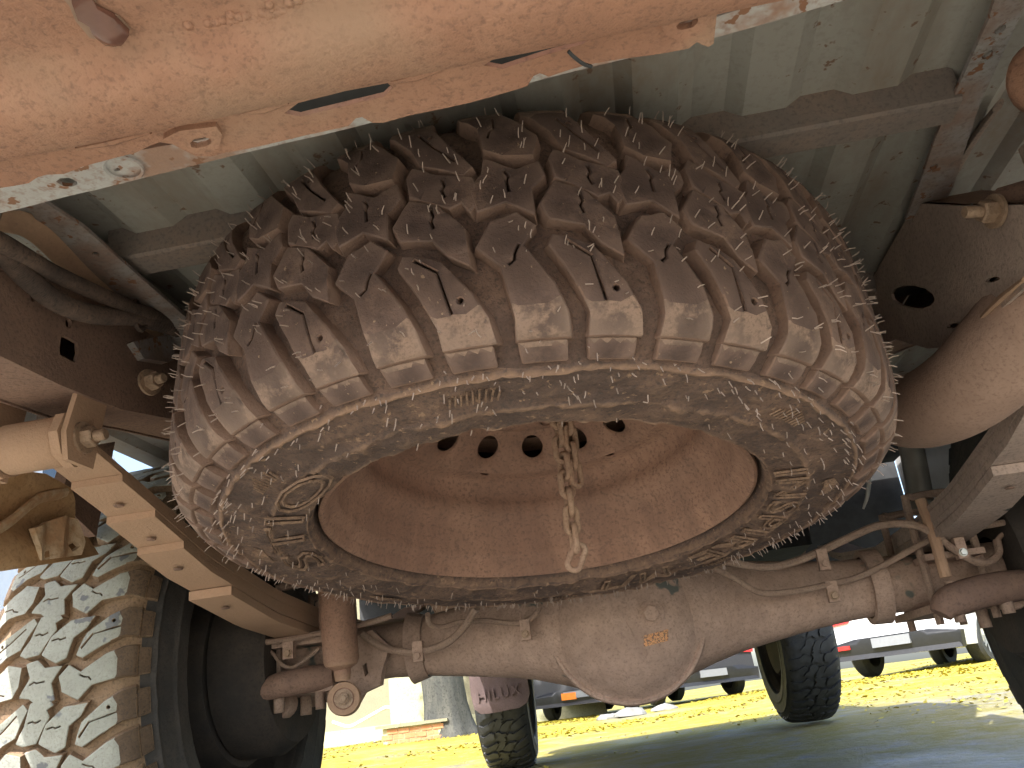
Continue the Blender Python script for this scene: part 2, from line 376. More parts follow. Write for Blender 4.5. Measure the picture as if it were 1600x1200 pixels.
def carcass(seg, crust=0.0, seed=0):
    """tyre carcass as a lathe: groove floor, shoulders, sidewalls with rings, beads; crust = height of dried mud"""
    half = [(a, r) for a, r in TI] + [(.1288, .292), (.1312, .2895), (.1318, .286), (.1305, .2835), (.1302, .275), (.1285, .262), (.1262, .253), (.1265, .2505), (.1245, .2495), (.1225, .2470), (.1185, .2455), (.113, .2448), (.105, .2440), (.098, .240)]
    fine = []
    for (a0, r0), (a1, r1) in zip(half, half[1:]):
        n = max(1, int(hypot(a1 - a0, r1 - r0) / .0055)); fine += [(a0 + (a1 - a0) * k / n, r0 + (r1 - r0) * k / n) for k in range(n)]
    fine.append(half[-1])
    full = [(-a, r) for a, r in reversed(fine)] + fine[1:]
    def fn(p, r, h, a):
        if not crust: return p
        side = sstep(.09, .12, abs(h))
        n = fbm((p.x + seed, p.y, p.z), 38, 5); n2 = noise.ridged_multi_fractal(p * 70, 1, 2, 4, 1, 2)
        st = fbm((r * 260, a * 5, seed), 1, 3)                       # streaks that run round the sidewall
        d = crust * (n * .9 + side * (n2 - 1.0) * .45 + side * st * .45)
        out = Vector((cos(a), sin(a), 0)) * (1 - side) + Vector((0, 0, math.copysign(1, h))) * side
        return p + out * d
    mb = MB(); mb.lathe([(r, a) for a, r in full], seg, fn=fn)
    return mb
def rim_mesh(seg=96):
    """steel disc wheel: flange, stepped barrel and a disc with a ring of round holes; local -z looks out of the open barrel"""
    mb = MB()
    out = [(.2395, -.104), (.2408, -.1095), (.2395, -.1135), (.236, -.1150), (.2328, -.1120), (.2305, -.103), (.2275, -.097), (.2225, -.092), (.2195, -.086), (.2185, -.074), (.2145, -.068), (.2135, -.060),
           (.2085, -.052), (.2010, -.044), (.1965, -.038), (.1955, -.024), (.1975, -.018), (.1955, -.010), (.1925, .000), (.1895, .004), (.183, .006), (.176, .0065), (.1700, .008)]
    mb.lathe(out, seg)
    NH = 15; r0, r1, rc, hr = .122, .1700, .146, .0145; sub = seg // NH
    n = 16; f_z = lambda r: .008 + .042 * (r1 - r) / (r1 - r0)
    for h in range(NH):
        a0 = 2 * pi * h / NH; da = pi / NH; vs = []; fs = []
        bd = []
        for k in range(n):
            an = 2 * pi * k / n; c_, s_ = cos(an), sin(an); m_ = max(abs(c_), abs(s_)); bd.append((c_ / m_, s_ / m_))
        for ring in range(4):
            for k in range(n):
                an = 2 * pi * k / n; bx, by = bd[k]
                ro = (r0 + r1) / 2 + bx * (r1 - r0) / 2; ph = a0 + by * da
                X, Y = ro * cos(ph), ro * sin(ph)
                hx = rc * cos(a0) + hr * (cos(an) * cos(a0) - sin(an) * sin(a0)); hy = rc * sin(a0) + hr * (cos(an) * sin(a0) + sin(an) * cos(a0))
                t = (1, .35, 0, 0)[ring]
                x, y = hx + (X - hx) * t, hy + (Y - hy) * t; r = hypot(x, y)
                vs.append((x, y, f_z(max(r0, min(r1, r))) + (.004 if ring == 2 else .009 if ring == 3 else 0)))
        for ring in range(3):
            for k in range(n): fs.append((ring * n + k, ring * n + (k + 1) % n, (ring + 1) * n + (k + 1) % n, (ring + 1) * n + k))
        mb.add(vs, fs)
    mb.lathe([(.122, .050), (.115, .054), (.108, .052), (.100, .042), (.094, .034), (.086, .0305), (.076, .0315), (.068, .033), (.058, .034), (.055, .038), (.055, .06)], seg)
    for k in range(6):
        a = 2 * pi * k / 6 + .3; mb.lathe([(.011, .0305), (.009, .0285), (.008, .042)], 10, (.0697 * cos(a), .0697 * sin(a), 0))
    # outer side of the barrel (seen only from above)
    mb.lathe([(.2395, .104), (.236, .1115), (.2305, .103), (.2225, .092), (.2185, .074), (.2135, .06), (.205, .062), (.195, .06), (.1700, .06)], seg)
    return mb
def hairs(n_tread, n_side, seed, bottom_only=False):
    rr = random.Random(seed); mb = MB()
    def hair(p, n, L, w):
        n = (n + Vector((rr.gauss(0, .22), rr.gauss(0, .22), rr.gauss(0, .22)))).normalized()
        x = n.orthogonal().normalized(); y = n.cross(x); tip = p + n * L + x * rr.gauss(0, L * .12)
        vs = []
        for q, ww in ((p - n * .001, w * 1.25), (p + n * L * .5, w), (tip, w * .8)):
            vs += [q + x * ww, q + (-x * .5 + y * .87) * ww, q + (-x * .5 - y * .87) * ww]
        mb.add(vs, [(0, 1, 4, 3), (1, 2, 5, 4), (2, 0, 3, 5), (3, 4, 7, 6), (4, 5, 8, 7), (5, 3, 6, 8), (6, 7, 8)])
    for i, (poly, sipes, stud) in enumerate(BLOCKS):
        P = [zp(*q) for q in poly]
        for k in range(NP):
            m_ = n_tread if i not in (0, 3, 4, 6) else int(n_tread * 1.4)
            for j in range(m_):
                a = rr.randrange(len(P)); b = (a + 1) % len(P); t = rr.random()
                cx = sum(p[0] for p in P) / len(P); cy = sum(p[1] for p in P) / len(P)
                e = .12 + .22 * rr.random()
                u = (P[a][0] + (P[b][0] - P[a][0]) * t); v = (P[a][1] + (P[b][1] - P[a][1]) * t)
                u += (cx - u) * e; v += (cy - v) * e
                p = Vector(block_pt(u, v + k * PITCH_ANG * .391, 1)); q = Vector(block_pt(u, v + k * PITCH_ANG * .391, 0))
                hair(p, (p - q).normalized(), rr.uniform(.006, .0100), .00056)
    for j in range(n_side):
        a = rr.random() * 2 * pi; r = rr.choice((rr.uniform(.255, .37), rr.uniform(.30, .345), rr.uniform(.325, .345)))
        sg = -1 if (bottom_only or rr.random() < .75) else 1
        z = .131 if r < .30 else along(TO, AO, AO[-1] - (r - .298) * 1.03)[0]
        p = Vector((r * cos(a), r * sin(a), sg * z)); n = Vector((cos(a) * max(0, (r - .3) * 12), sin(a) * max(0, (r - .3) * 12), sg))
        hair(p, n.normalized(), rr.uniform(.003, .0075), .00055)
    return mb
def arc_text(body, size, r0, phi0, phi1, z, outline, spacing=1.0, shear=0):
    """outlined raised letters bent round the lower sidewall between two angles"""
    vs, fs = text_mesh(body, size, outline=outline, spacing=spacing, shear=shear)
    xm = max(v.x for v in vs); k = (phi1 - phi0) / xm; out = []
    for v in vs:
        ph = phi0 + v.x * k; r = r0 + v.y
        out.append((r * cos(ph), r * sin(ph), -z + .0035 * max(0, (.283 - r) / .03) - v.z * 1.2))
    mb = MB(); mb.add(out, fs); return mb

# ---- the spare wheel
n = Vector((.0042, .144, 1)).normalized(); e1 = Vector((0, 1, 0)).cross(n).normalized(); e2 = n.cross(e1)
sw_c = Vector((-.0705, -.583, .5014)) + n * .1105
spare = empty('spare_wheel', sw_c, label='mud-caked off-road spare tyre on a rusty steel rim slung under the truck bed', category='spare wheel')
spare.rotation_euler = Matrix((e1, e2, n)).transposed().to_euler()
tire = carcass(340, .0036, 3).build('tire', 'sidewall', spare, smooth=60)
tire.data.materials.append(M['floor'])
for p in tire.data.polygons:
    r = hypot(p.center.x, p.center.y)
    if r > .339: p.material_index = 1
bm_spare = block_meshes('a')
PH0 = radians(-90 - 6.0)
for k in range(NP):
    for me in bm_spare:
        o = mesh_obj('tread_block', me, 'block', tire); o.rotation_euler = (0, 0, PH0 + k * PITCH_ANG)
hr = hairs(6, 700, 5).build('rubber_hair', 'hair', tire, smooth=0, recalc=False, kind='stuff')
hr.rotation_euler = (0, 0, PH0)
arc_text('INSPIRE', .046, .2560, radians(-15), radians(50), .1330, .0013, 1.1).build('raised_lettering', 'letter', tire, smooth=0, recalc=False, label='raised outlined letters on the sidewall')
arc_text('M/T', .042, .2600, radians(57), radians(85), .1330, .0013, 1.1, shear=.3).build('raised_lettering', 'letter', tire, smooth=0, recalc=False, label='raised outlined letters on the sidewall')
arc_text('STIO', .054, .2560, radians(-186), radians(-126), .1330, .0014, 1.05).build('raised_lettering', 'letter', tire, smooth=0, recalc=False, label='mud-filled raised letters on the sidewall')
mb = MB(); rs_ = random.Random(3)
for g_ in range(8):
    p0_ = 2 * pi * g_ / 8 + rs_.uniform(-.1, .1)
    for k in range(9):
        ph = p0_ + k * .016; ra, rb = .306, .306 + .018 - abs(k - 4) * .002
        mb.tube([Vector((ra * cos(ph), ra * sin(ph), -.1300)), Vector((rb * cos(ph + .012), rb * sin(ph + .012), -.1275))], .0011, 5, sub=1)
mb.build('sidewall_ribbing', 'letter', tire, smooth=40, kind='stuff')
rim_mesh().build('rim', 'rim', spare, smooth=40)

# ---- the chain
link = MB()
ring = [Vector((0.0062 * cos(a), 0, 0.0062 * sin(a) + (.0076 if sin(a) > 0 else -.0076))) for a in [2 * pi * (k + .5) / 16 for k in range(16)]]
nring = len(ring); vs = []; fs = []
for i, p in enumerate(ring):
    t = (ring[(i + 1) % nring] - ring[i - 1]).normalized(); u_ = Vector((0, 1, 0)); q = t.cross(u_)
    for k in range(7): a = 2 * pi * k / 7; vs.append(p + (u_ * cos(a) + q * sin(a)) * .0031)
for i in range(nring):
    for k in range(7): fs.append((i * 7 + k, i * 7 + (k + 1) % 7, ((i + 1) % nring) * 7 + (k + 1) % 7, ((i + 1) % nring) * 7 + k))
link.add(vs, fs); link_me = link.mesh('chain_link', 60); link_me.materials.append(M['chain'])
chain = empty('hanging_chain', (-.036, -.583, .434), label='rusty short-link chain hanging through the middle of the spare rim', category='chain')
for strand, (dx, z0, z1) in enumerate(((0, .436, .645), (.0115, .530, .645))):
    k = 0; z = z0 + .008
    while z < z1:
        o = mesh_obj('chain_link', link_me, None, chain)
        o.location = (dx + R.gauss(0, .0003), strand * .004 + R.gauss(0, .0006), z - .434)
        o.rotation_euler = (R.gauss(0, .03), R.gauss(0, .03) + (.5 if k == 0 and strand == 0 else 0), radians(35) + (pi / 2) * (k % 2) + R.gauss(0, .2))
        o.scale = (1.15, 1.15, 1.08); z += .0205; k += 1
hk = MB(); hk.lathe([(.0001, .0), (.03, 0), (.034, .006), (.03, .014), (.012, .02), (.012, .12), (.0001, .12)], 20, (0.004, .002, .212)); hk.build('hoist_plate', 'chain', chain)

# ------------------------------------------------------------------ the truck
truck = empty('pickup_truck', (0, 0, .02), label='dusty pickup truck seen from below, behind its rusty rear bumper', category='pickup truck')
truck.location = (0, 0, 0)
BZ = .622
# ---- rear bumper beam
prof = [(-1.150, BZ + .004), (-1.1525, BZ - .004), (-1.158, BZ - .009), (-1.168, BZ - .012), (-1.178, BZ - .013), (-1.188, BZ - .012), (-1.196, BZ - .009), (-1.201, BZ - .004), (-1.205, BZ + .001), (-1.212, BZ + .003), (-1.225, BZ + .002), (-1.25, BZ + .002), (-1.28, BZ + .006), (-1.30, BZ + .018), (-1.305, BZ + .04), (-1.305, BZ + .14)]
mb = MB(); nx = 260; vs = []
for i in range(nx + 1):
    x = -.92 + 1.84 * i / nx
    for j, (y, z) in enumerate(prof):
        p = Vector((x, y, z)); crust = 0
        if 5 <= j <= 8: crust = .0022 * max(0, noise.ridged_multi_fractal(p * 150, 1, 2, 3, 1, 2) - .9) * (1 if -.21 < x < .06 else .25)
        y2 = y; z2 = z - crust + fbm(p, 9, 3) * .0012
        vs.append((x, y2, z2))
k = len(prof)
mb.add(vs, [(i * k + j, (i + 1) * k + j, (i + 1) * k + j + 1, i * k + j + 1) for i in range(nx) for j in range(k - 1)])
beam = mb.build('rear_bumper_beam', 'beam', truck, smooth=50)
# bumper flange with slots and lugs, traced as a 3 mm plate
FL = [(-120, 318), (-40, 300), (0, 292), (45, 284), (58, 276), (72, 272), (100, 272), (130, 262), (210, 242), (236, 228), (250, 223), (270, 226), (290, 236), (305, 243), (330, 243), (352, 236), (420, 224), (545, 200), (556, 188), (566, 186), (582, 195), (600, 194), (640, 180), (800, 142), (824, 137), (834, 122), (844, 118), (858, 124), (920, 106), (1075, 72), (1088, 62), (1096, 66), (1106, 69), (1114, 64), (1117, 38), (1119, 18), (1128, 8), (1150, 2), (1210, -14), (1330, -46), (1330, -86), (1000, -2), (700, 93), (300, 187), (0, 246), (-120, 270)]
def onz(z, px): p = at(*px, 'Z', z); return (p.x, p.y)
FLx = [onz(BZ, q) for q in FL]
holes = [[onz(BZ, q) for q in h] for h in (
    [(444, 178), (466, 163), (540, 145), (606, 131), (614, 138), (600, 152), (540, 168), (470, 184)],
    [(756, 100), (782, 84), (850, 67), (926, 52), (932, 60), (910, 74), (850, 91), (785, 107)],
    [(1056, 38), (1062, 30), (1078, 24), (1090, 24), (1090, 32), (1082, 40), (1066, 44), (1058, 43)],
    [(297, 221), (303, 215), (320, 212), (330, 215), (330, 221), (322, 226), (308, 229), (299, 227)])]
mb = MB()
def ff(u, v, k):
    p = Vector((u, v, BZ)); z = BZ + (0 if k else .0032) + .0016 * sin(u * 46) + fbm(p, 14, 3) * .0014
    emb = sstep(-.30, -.27, u)
    return (u, v, z)
mb.plate(FLx, holes, ff, step=.012)
mb.build('bumper_flange', 'beam', beam, smooth=40)
# raised lug pads on the flange
for pts in ([(1030, 35), (1040, 52), (1058, 60), (1080, 56), (1100, 46), (1112, 20), (1100, 6), (1040, 20)], [(255, 215), (272, 224), (300, 238), (325, 238), (342, 228), (347, 208), (338, 195), (280, 202)]):
    mb = MB(); q = [onz(BZ - .003, p) for p in pts]
    hole = [[onz(BZ - .003, p) for p in ([(1056, 38), (1062, 30), (1078, 24), (1090, 24), (1090, 32), (1082, 40), (1066, 44), (1058, 43)] if pts[0][0] > 500 else [(297, 221), (303, 215), (320, 212), (330, 215), (330, 221), (322, 226), (308, 229), (299, 227)])]]
    mb.plate(q, hole, lambda u, v, k: (u, v, BZ - .0042 + (0 if k else .004)))
    mb.build('flange_lug', 'beam', beam)
# crease strips of the pressing along the groove line
for (xa, ya), (xb, yb) in (((380, 177), (450, 160)), ((612, 128), (690, 108)), ((930, 52), (1040, 22)), ((120, 232), (235, 206))):
    a_ = at(xa, ya, 'Z', BZ - .002); b_ = at(xb, yb, 'Z', BZ - .002)
    mb = MB(); mb.tube([a_, a_.lerp(b_, .5), b_], [.002, .005, .002], 8, sub=4, flat=.6); mb.build('pressed_rib', 'beam', beam)
# crack with a twig of wire in the flange
mb = MB(); mb.tube([at(888, 80, 'Z', BZ - .0045), at(898, 90, 'Z', BZ - .006), at(912, 100, 'Z', BZ - .006), at(924, 104, 'Z', BZ - .005)], .0011, 6); mb.build('wire_end', 'rubber', beam)
mb = MB(); rc_ = random.Random(21)
for k in range(420):
    t = rc_.random() ** .8; xx, yy = 150 + 360 * t, 100 - 86 * t; p = at(xx, yy + rc_.gauss(9, 7), 'Z', BZ - .004); rr = rc_.uniform(.0008, .0026) * (1.25 if .3 < t < .9 else .8)
    zz = BZ - .006 + .009 * sstep(-1.188, -1.207, p.y)
    mb.lathe([(.0001, -rr * .6), (rr * .75, -rr * .4), (rr, .1 * rr), (rr * .7, rr)], 6, (p.x, p.y, zz))
mb.build('mud_crust', 'beam', beam, smooth=80, kind='stuff')
# wet drip hanging from the underside
d0 = at(165, 40, 'Z', BZ + .001)
mb = MB(); q = [onz(BZ, p) for p in [(85, -40), (120, -30), (150, 0), (150, 14), (185, 26), (204, 46), (196, 62), (172, 68), (140, 60), (118, 34), (108, 10), (90, -10)]]
mb.plate(q, [], lambda u, v, k: (u, v, BZ + .0012 - .0008 * k), step=.006); mb.build('damp_stain', 'wetring', beam)
mb = MB(); q = [onz(BZ - .0006, p) for p in [(108, -60), (128, -55), (142, -6), (152, 12), (178, 24), (202, 48), (190, 62), (166, 64), (145, 46), (140, 36), (122, 30), (112, 4)]]
cxq = sum(p[0] for p in q) / len(q)
bx_ = [p[0] for p in q]; by_ = [p[1] for p in q]
dc = at(174, 46, 'Z', BZ)
mb.plate(q, [], lambda u, v, k: (u, v, BZ + .0008 - k * (.0016 + .006 * math.exp(-((u - dc.x) ** 2 + (v - dc.y) ** 2) / .00009))), step=.003)
mb.build('mud_drip', 'wet', beam, smooth=60, label='glossy wet mud drip')

# ---- bed: corrugated floor, rear sill, cross members, straps
mb = MB(); vs = []; xs = []; x = -.86
while x < .84:
    for dx, dz in ((0, 0), (.040, 0), (.056, .010), (.088, .010), (.104, 0)): xs.append((x + dx, dz))
    x += .1061
ys = [-1.10 + .065 * i for i in range(22)]
for (x, dz) in xs:
    for y in ys: vs.append((x, y, .812 + dz + .0015 * noise.noise(Vector((x * 5, y * 5, 1)))))
ny = len(ys)
mb.add(vs, [(i * ny + j, (i + 1) * ny + j, (i + 1) * ny + j + 1, i * ny + j + 1) for i in range(len(xs) - 1) for j in range(ny - 1)])
bed = mb.build('bed_floor', 'bed', truck, smooth=20)
# pale rear sill of the bed, just ahead of the bumper
ZS = .668
S = [(-150, 368), (0, 333), (75, 315), (280, 265), (600, 186), (900, 112), (1120, 58), (1310, 4), (1560, -66), (1560, -100), (1310, -32), (1120, 26), (900, 84), (600, 158), (420, 202), (380, 205), (300, 222), (0, 268), (-150, 300)]
Sx = [onz(ZS, q) for q in S]
hh = [[onz(ZS, q) for q in [(87, 284), (94, 278), (108, 277), (120, 283), (121, 288), (112, 292), (98, 291)]], [onz(ZS, q) for q in [(178, 265), (183, 262), (188, 264), (187, 267), (182, 268), (178, 267)]]]
mb = MB(); mb.plate(Sx, hh, lambda u, v, k: (u, v, ZS + (0 if k else .003) + fbm((u, v, 0), 12, 3) * .001), step=.02)
sill = mb.build('bed_rear_sill', 'sill', truck)
mb = MB(); mb.box(-.86, .05, -1.13, -1.074, ZS + .006, .811); mb.box(.0502, .84, -1.13, -1.092, ZS + .006, .811); mb.build('shade_dark_bed_channel', 'under', truck)  # channel coloured near-black to paint shade into the bumper slots
c_ = at(193, 263, 'Z', ZS - .002); mb = MB(); mb.lathe([(.011, .0), (.0125, -.0012), (.0135, 0)], 18, c_); mb.build('embossed_ring', 'sill', sill)
# cross members: hat section bars
for i, (y, z0) in enumerate(((-.775, .784), (-.36, .784), (.15, .786))):
    mb = MB(); pr = [(-.021, .826), (-.020, z0 + .003), (-.017, z0), (.017, z0), (.020, z0 + .003), (.021, .826)]
    vs = []; nxx = 24
    for a in range(nxx + 1):
        xx = -.47 + .87 * a / nxx
        if i: xx = -.86 + 1.7 * a / nxx
        for dy, z in pr: vs.append((xx, y + dy + .001 * noise.noise(Vector((xx * 6, z * 9, i))), z))
    k = len(pr); mb.add(vs, [(a * k + j, (a + 1) * k + j, (a + 1) * k + j + 1, a * k + j + 1) for a in range(nxx) for j in range(k - 1)] + [tuple(range(k)), tuple(nxx * k + j for j in range(k))])
    mb.build('bed_cross_member', 'xmem', truck)
# straps under the bed, each a flat bar with holes
def strap(pxs, z, mat, holes=(), thick=.004, lip=0):
    q = [onz(z, p) for p in pxs]; hs = [[onz(z, p) for p in h] for h in holes]
    mb = MB(); mb.plate(q, hs, lambda u, v, k: (u, v, z + (0 if k else thick)), step=.02)
    return mb
def pov(cx, cy, a, b, rot): return oval(cx, cy, a, b, radians(rot), 12)
st = strap([(0, 298), (60, 310), (130, 355), (215, 430), (330, 530), (300, 556), (210, 505), (130, 430), (75, 370), (45, 328), (0, 330), (-60, 345), (-60, 290)], .772, 'strap', [pov(149, 398, 6, 4, 10), pov(30, 312, 4, 3, 0)]).build('bed_strap', 'strap', truck, label='pale flaking strap on the left')
mb = MB(); ang = [at(x, y, 'Z', .768) for x, y in ((0, 342), (60, 362), (140, 440), (250, 532))]
mb.tube(ang, .012, 8, flat=.35); mb.build('strap_lip', 'spring', st)
st2 = strap([(1572, -60), (1650, -60), (1592, 30), (1530, 165), (1490, 290), (1470, 330), (1415, 345), (1436, 290), (1462, 215), (1500, 130), (1545, 30)], .79, 'strap', [pov(1563, 46, 11, 5, -35), pov(1543, 86, 10, 5, -35), pov(1459, 261, 7, 3.5, -25)]).build('bed_strap', 'strap', truck, label='strap with three holes on the right')
mb = MB(); mb.tube([at(1560, 165, 'Z', .80), at(1520, 220, 'Z', .81), at(1480, 290, 'Z', .82), at(1465, 320, 'Z', .82)], [.009, .011, .011, .011], 8, flat=.4); mb.build('bed_brace', 'xmem', truck)

# ---- frame rails (box sections with holes; side face in the Y-Z plane)
def rail(sign, xi, name_label, outline_bot, outline_top, holes, mat, thick=.075):
    """outline_*: lists of (y, z); xi: x of the inner face"""
    mb = MB(); q = outline_bot + outline_top[::-1]
    mb.plate(q, holes, lambda u, v, k: (xi + (0 if k else sign * .004), u, v), step=.03)
    o = mb.build('frame_rail', mat, truck, label=name_label)
    mb = MB(); b = outline_bot
    # bottom and top flanges and the outer face
    for ln, dz in ((outline_bot, 0), (outline_top, 0)):
        vs = []
        for y, z in ln: vs += [(xi + sign * .0045, y, z + .002), (xi + sign * thick, y, z + .002)]
        mb.add(vs, [(2 * i, 2 * i + 1, 2 * i + 3, 2 * i + 2) for i in range(len(ln) - 1)])
    mb.build('rail_flange', 'frame', o)
    mb = MB(); mb.plate(q, [], lambda u, v, k: (xi + sign * (thick + (.001 if k else .004)), u, v), step=.05); mb.build('rail_outer_web', 'frame', o)
    return o
XR, XL = .42, -.50
bl = [at(x, y, 'X', XL) for x, y in ((-120, 480), (0, 556), (95, 602), (190, 640), (270, 655))]
botL = [(p.y, p.z) for p in bl] + [(-.45, .70), (-.30, .735), (-.05, .765), (.35, .765), (.7, .70), (1.1, .56), (1.8, .47), (3.0, .47)]
topL = [(-1.10, .69), (-.95, .738), (-.80, .775), (-.60, .802), (-.40, .806), (-.05, .808), (.35, .808), (.7, .81), (1.1, .68), (1.8, .60), (3.0, .60)]
def px_hole(pts, ax, v): return [(at(x, y, ax, v).y, at(x, y, ax, v).z) for x, y in pts]
hl = [px_hole([(95, 527), (101, 524), (122, 536), (123, 552), (118, 567), (93, 554)], 'X', XL), px_hole(pov(107, 505, 5, 8, -10), 'X', XL), px_hole(pov(51, 464, 4, 8, -10), 'X', XL), px_hole(pov(3, 420, 4, 6, 0), 'X', XL)]
railL = rail(-1, XL, 'frame rail on the left with a square hole', botL, topL, hl, 'frame')
# sunny bottom face details: drain holes as dark dished washers let into the flange
for (x, y, a, b) in ((60, 603, 10, 4), (120, 634, 9, 4), (5, 570, 8, 5)):
    p = at(x, y, 'X', XL - .035); mb = MB(); mb.lathe([(.0001, -.0005), (.0085, -.0005), (.009, .003)], 16, (p.x, p.y, p.z - .003)); mb.build('drain_hole', 'under', railL)
br = [at(x, y, 'X', XR) for x, y in ((1680, 395), (1600, 450), (1540, 505), (1500, 540), (1450, 545), (1400, 530), (1330, 508), (1290, 490))]
botR = [(-1.1, .585)] + [(p.y, p.z) for p in br if p.z < .79]
tp = [at(x, y, 'X', XR) for x, y in ((1600, 320), (1500, 322), (1430, 318))]
topR = [(-1.1, .68), (-.9, .72)] + [(p.y, p.z) for p in tp if p.z < .804]
y_last = botR[-1][0]
botR += [(max(y_last + .05, -.08), .785), (.35, .765), (.7, .70), (1.1, .56), (1.8, .47), (3.0, .47)]
topR += [(max(topR[-1][0] + .05, -.3), .808), (.35, .808), (.7, .81), (1.1, .68), (1.8, .60), (3.0, .60)]
hR = [px_hole(pov(1426, 464, 35, 18, 8), 'X', XR), px_hole(pov(1551, 437, 12, 4, -12), 'X', XR), px_hole(pov(1489, 509, 10, 3.6, -12), 'X', XR)]
railR = rail(1, XR, 'frame rail on the right with a large oval hole', botR, topR, hR, 'frame2')
# welded seam along the lower edge of the right rail
mb = MB(); pts = [at(x, y, 'X', XR - .006) for x, y in ((1600, 436), (1560, 470), (1530, 500), (1500, 530), (1470, 575), (1440, 620))]
mb.tube(pts, [.003, .006, .004, .007, .005, .003], 7, flat=.6, sub=5); mb.build('weld_seam', 'spring', railR)
# shackle bolts at the rails
def bolt_part(p, axis, r, h, parent, name='bolt', mat='bolt', washer=1.5, stub=.008):
    mb = MB(); mb.hexbolt(p, axis, r, h, washer, stub); return mb.build(name, mat, parent, smooth=30)
bolt_part(at(232, 598, 'X', -.47), (1, -.3, 0), .010, .014, railL)
bolt_part(at(1556, 330, 'X', .415), (-1, -.25, .02), .011, .016, railR, stub=.014)
# rounded hanger at the right rail: bracket, rubber bush, disc
hb = MB(); c0 = at(1592, 118, 'X', .43)
hb.lathe([(.0001, .0), (.020, .0), (.026, .002), (.031, .008), (.032, .020), (.031, .032), (.026, .036), (.0001, .036)], 28, c0 + Vector((.02, .0, -.015)), (-.35, -.75, -.15))
bush = hb.build('bed_mount_bush', 'beam', truck, smooth=50)
mb = MB(); mb.lathe([(.0001, .0365), (.009, .0365), (.0095, .044), (.0001, .044)], 14, c0 + Vector((.02, 0, -.015)), (-.35, -.75, -.15)); mb.build('bush_bolt', 'frame2', bush)
mb = MB(); mb.tube([c0 + Vector((.05, .06, -.03)), c0 + Vector((.06, .08, -.10)), c0 + Vector((.075, .10, -.17))], .035, 16); mb.build('mount_bracket', 'frame2', bush)
mb = MB(); p0 = at(1600, 300, 'X', .445); mb.tube([p0 + Vector((-.010, .03, .005)), p0 + Vector((.03, .0, -.012)), p0 + Vector((.09, -.03, -.02)), p0 + Vector((.16, -.05, -.02))], [.018, .026, .03, .03], 18); mb.build('shackle_hanger', 'frame', railR)

# ---- hoses along the left rail
h1 = [at(-60, 350, 'X', -.46), at(0, 378, 'X', -.462), at(80, 425, 'X', -.466), at(160, 462, 'X', -.47), at(215, 485, 'X', -.474), at(290, 510, 'X', -.478), at(360, 545, 'X', -.485)]
mb = MB(); mb.tube(h1, .0085, 12); hs1 = mb.build('wiring_hose', 'hose', truck, label='smooth dusty hose above')
h2 = [at(-60, 360, 'X', -.47), at(0, 392, 'X', -.472), at(45, 437, 'X', -.474), at(95, 475, 'X', -.476), at(150, 492, 'X', -.478), at(215, 497, 'X', -.48), at(290, 520, 'X', -.484), at(360, 560, 'X', -.49)]
mb = MB(); pts = spline([Vector(p) for p in h2], 40)
mb.tube(pts, [.0092 + .0011 * (i % 2) for i in range(len(pts))], 12, sub=0); mb.build('corrugated_hose', 'hose', truck)
a_ = at(219, 490, 'X', -.477); mb = MB(); mb.tube([a_ + Vector((0, .012 * cos(t), .020 * sin(t))) for t in [k * 2 * pi / 12 for k in range(13)]], .003, 6, sub=2); mb.build('hose_clip', 'hose', hs1)
# small bracket plate with pale edge beside the hoses
mb = MB(); q = [at(x, y, 'X', -.49) for x, y in ((208, 534), (265, 522), (275, 560), (262, 566), (225, 560))]
mb.add([*q, *[p + Vector((-.012, .004, 0)) for p in q]], [(0, 1, 2, 3, 4), (9, 8, 7, 6, 5)] + [(i, (i + 1) % 5, 5 + (i + 1) % 5, 5 + i) for i in range(5)]); mb.build('clip_bracket', 'strap', truck)

# ---- leaf springs
def leaf_spring(sx, label, pxl, xw, mat, full):
    root = empty('leaf_spring', (sx, -.4, .55), truck, label=label)
    def build(mb, name, mt, **kw):
        o = mb.build(name, mt, root, **kw); o.matrix_parent_inverse = Matrix.Translation((-sx, .4, -.55)); return o
    def curve(y): return pxl(y)
    xa, xb = sx - xw / 2, sx + xw / 2
    lens = full
    for i, (y0, y1, th, off) in enumerate(lens):
        mb = MB(); vs = []; nn = 26
        for k in range(nn + 1):
            y = y0 + (y1 - y0) * k / nn; z = curve(y) - off
            for xx, zz in ((xa, 0), (xb, 0), (xb, -th), (xa, -th)): vs.append((xx + (.001 if i % 2 else 0), y, z + zz))
        mb.add(vs, [(4 * k + a, 4 * k + (a + 1) % 4, 4 * k + 4 + (a + 1) % 4, 4 * k + 4 + a) for k in range(nn) for a in range(4)] + [(3, 2, 1, 0), tuple(4 * nn + a for a in range(4))])
        o = build(mb, 'leaf', mat, smooth=25)
        if y0 > -.70 and i:
            for yy in (y0 + .045,):
                b = MB(); b.lathe([(.0065, -th - .0025), (.005, -th - .004), (.0001, -th - .004)], 8, (sx, yy, curve(yy) - off)); build(b, 'rivet', 'frame')
    return root, build, curve
def crv_left(y):
    P = [(-.80, .634), (-.73, .618), (-.60, .585), (-.46, .546), (-.25, .512), (-.06, .499), (.2, .497), (.5, .53), (.7, .58)]
    for (a, za), (b, zb) in zip(P, P[1:]):
        if y <= b: t = (y - a) / (b - a); return za + (zb - za) * t
    return P[-1][1]
SXL, SXR = -.555, .515
lvs = [(-.74, .70, .008, 0), (-.665, .60, .008, .0085), (-.595, .5, .008, .017), (-.53, .4, .009, .0255), (-.40, .3, .012, .036)]
lsL, bL, cL = leaf_spring(SXL, 'leaf spring on the left', crv_left, .062, 'spring', lvs)
lsR, bR, cR = leaf_spring(SXR, 'leaf spring on the right', lambda y: crv_left(y) + .012, .066, 'frame2', lvs)
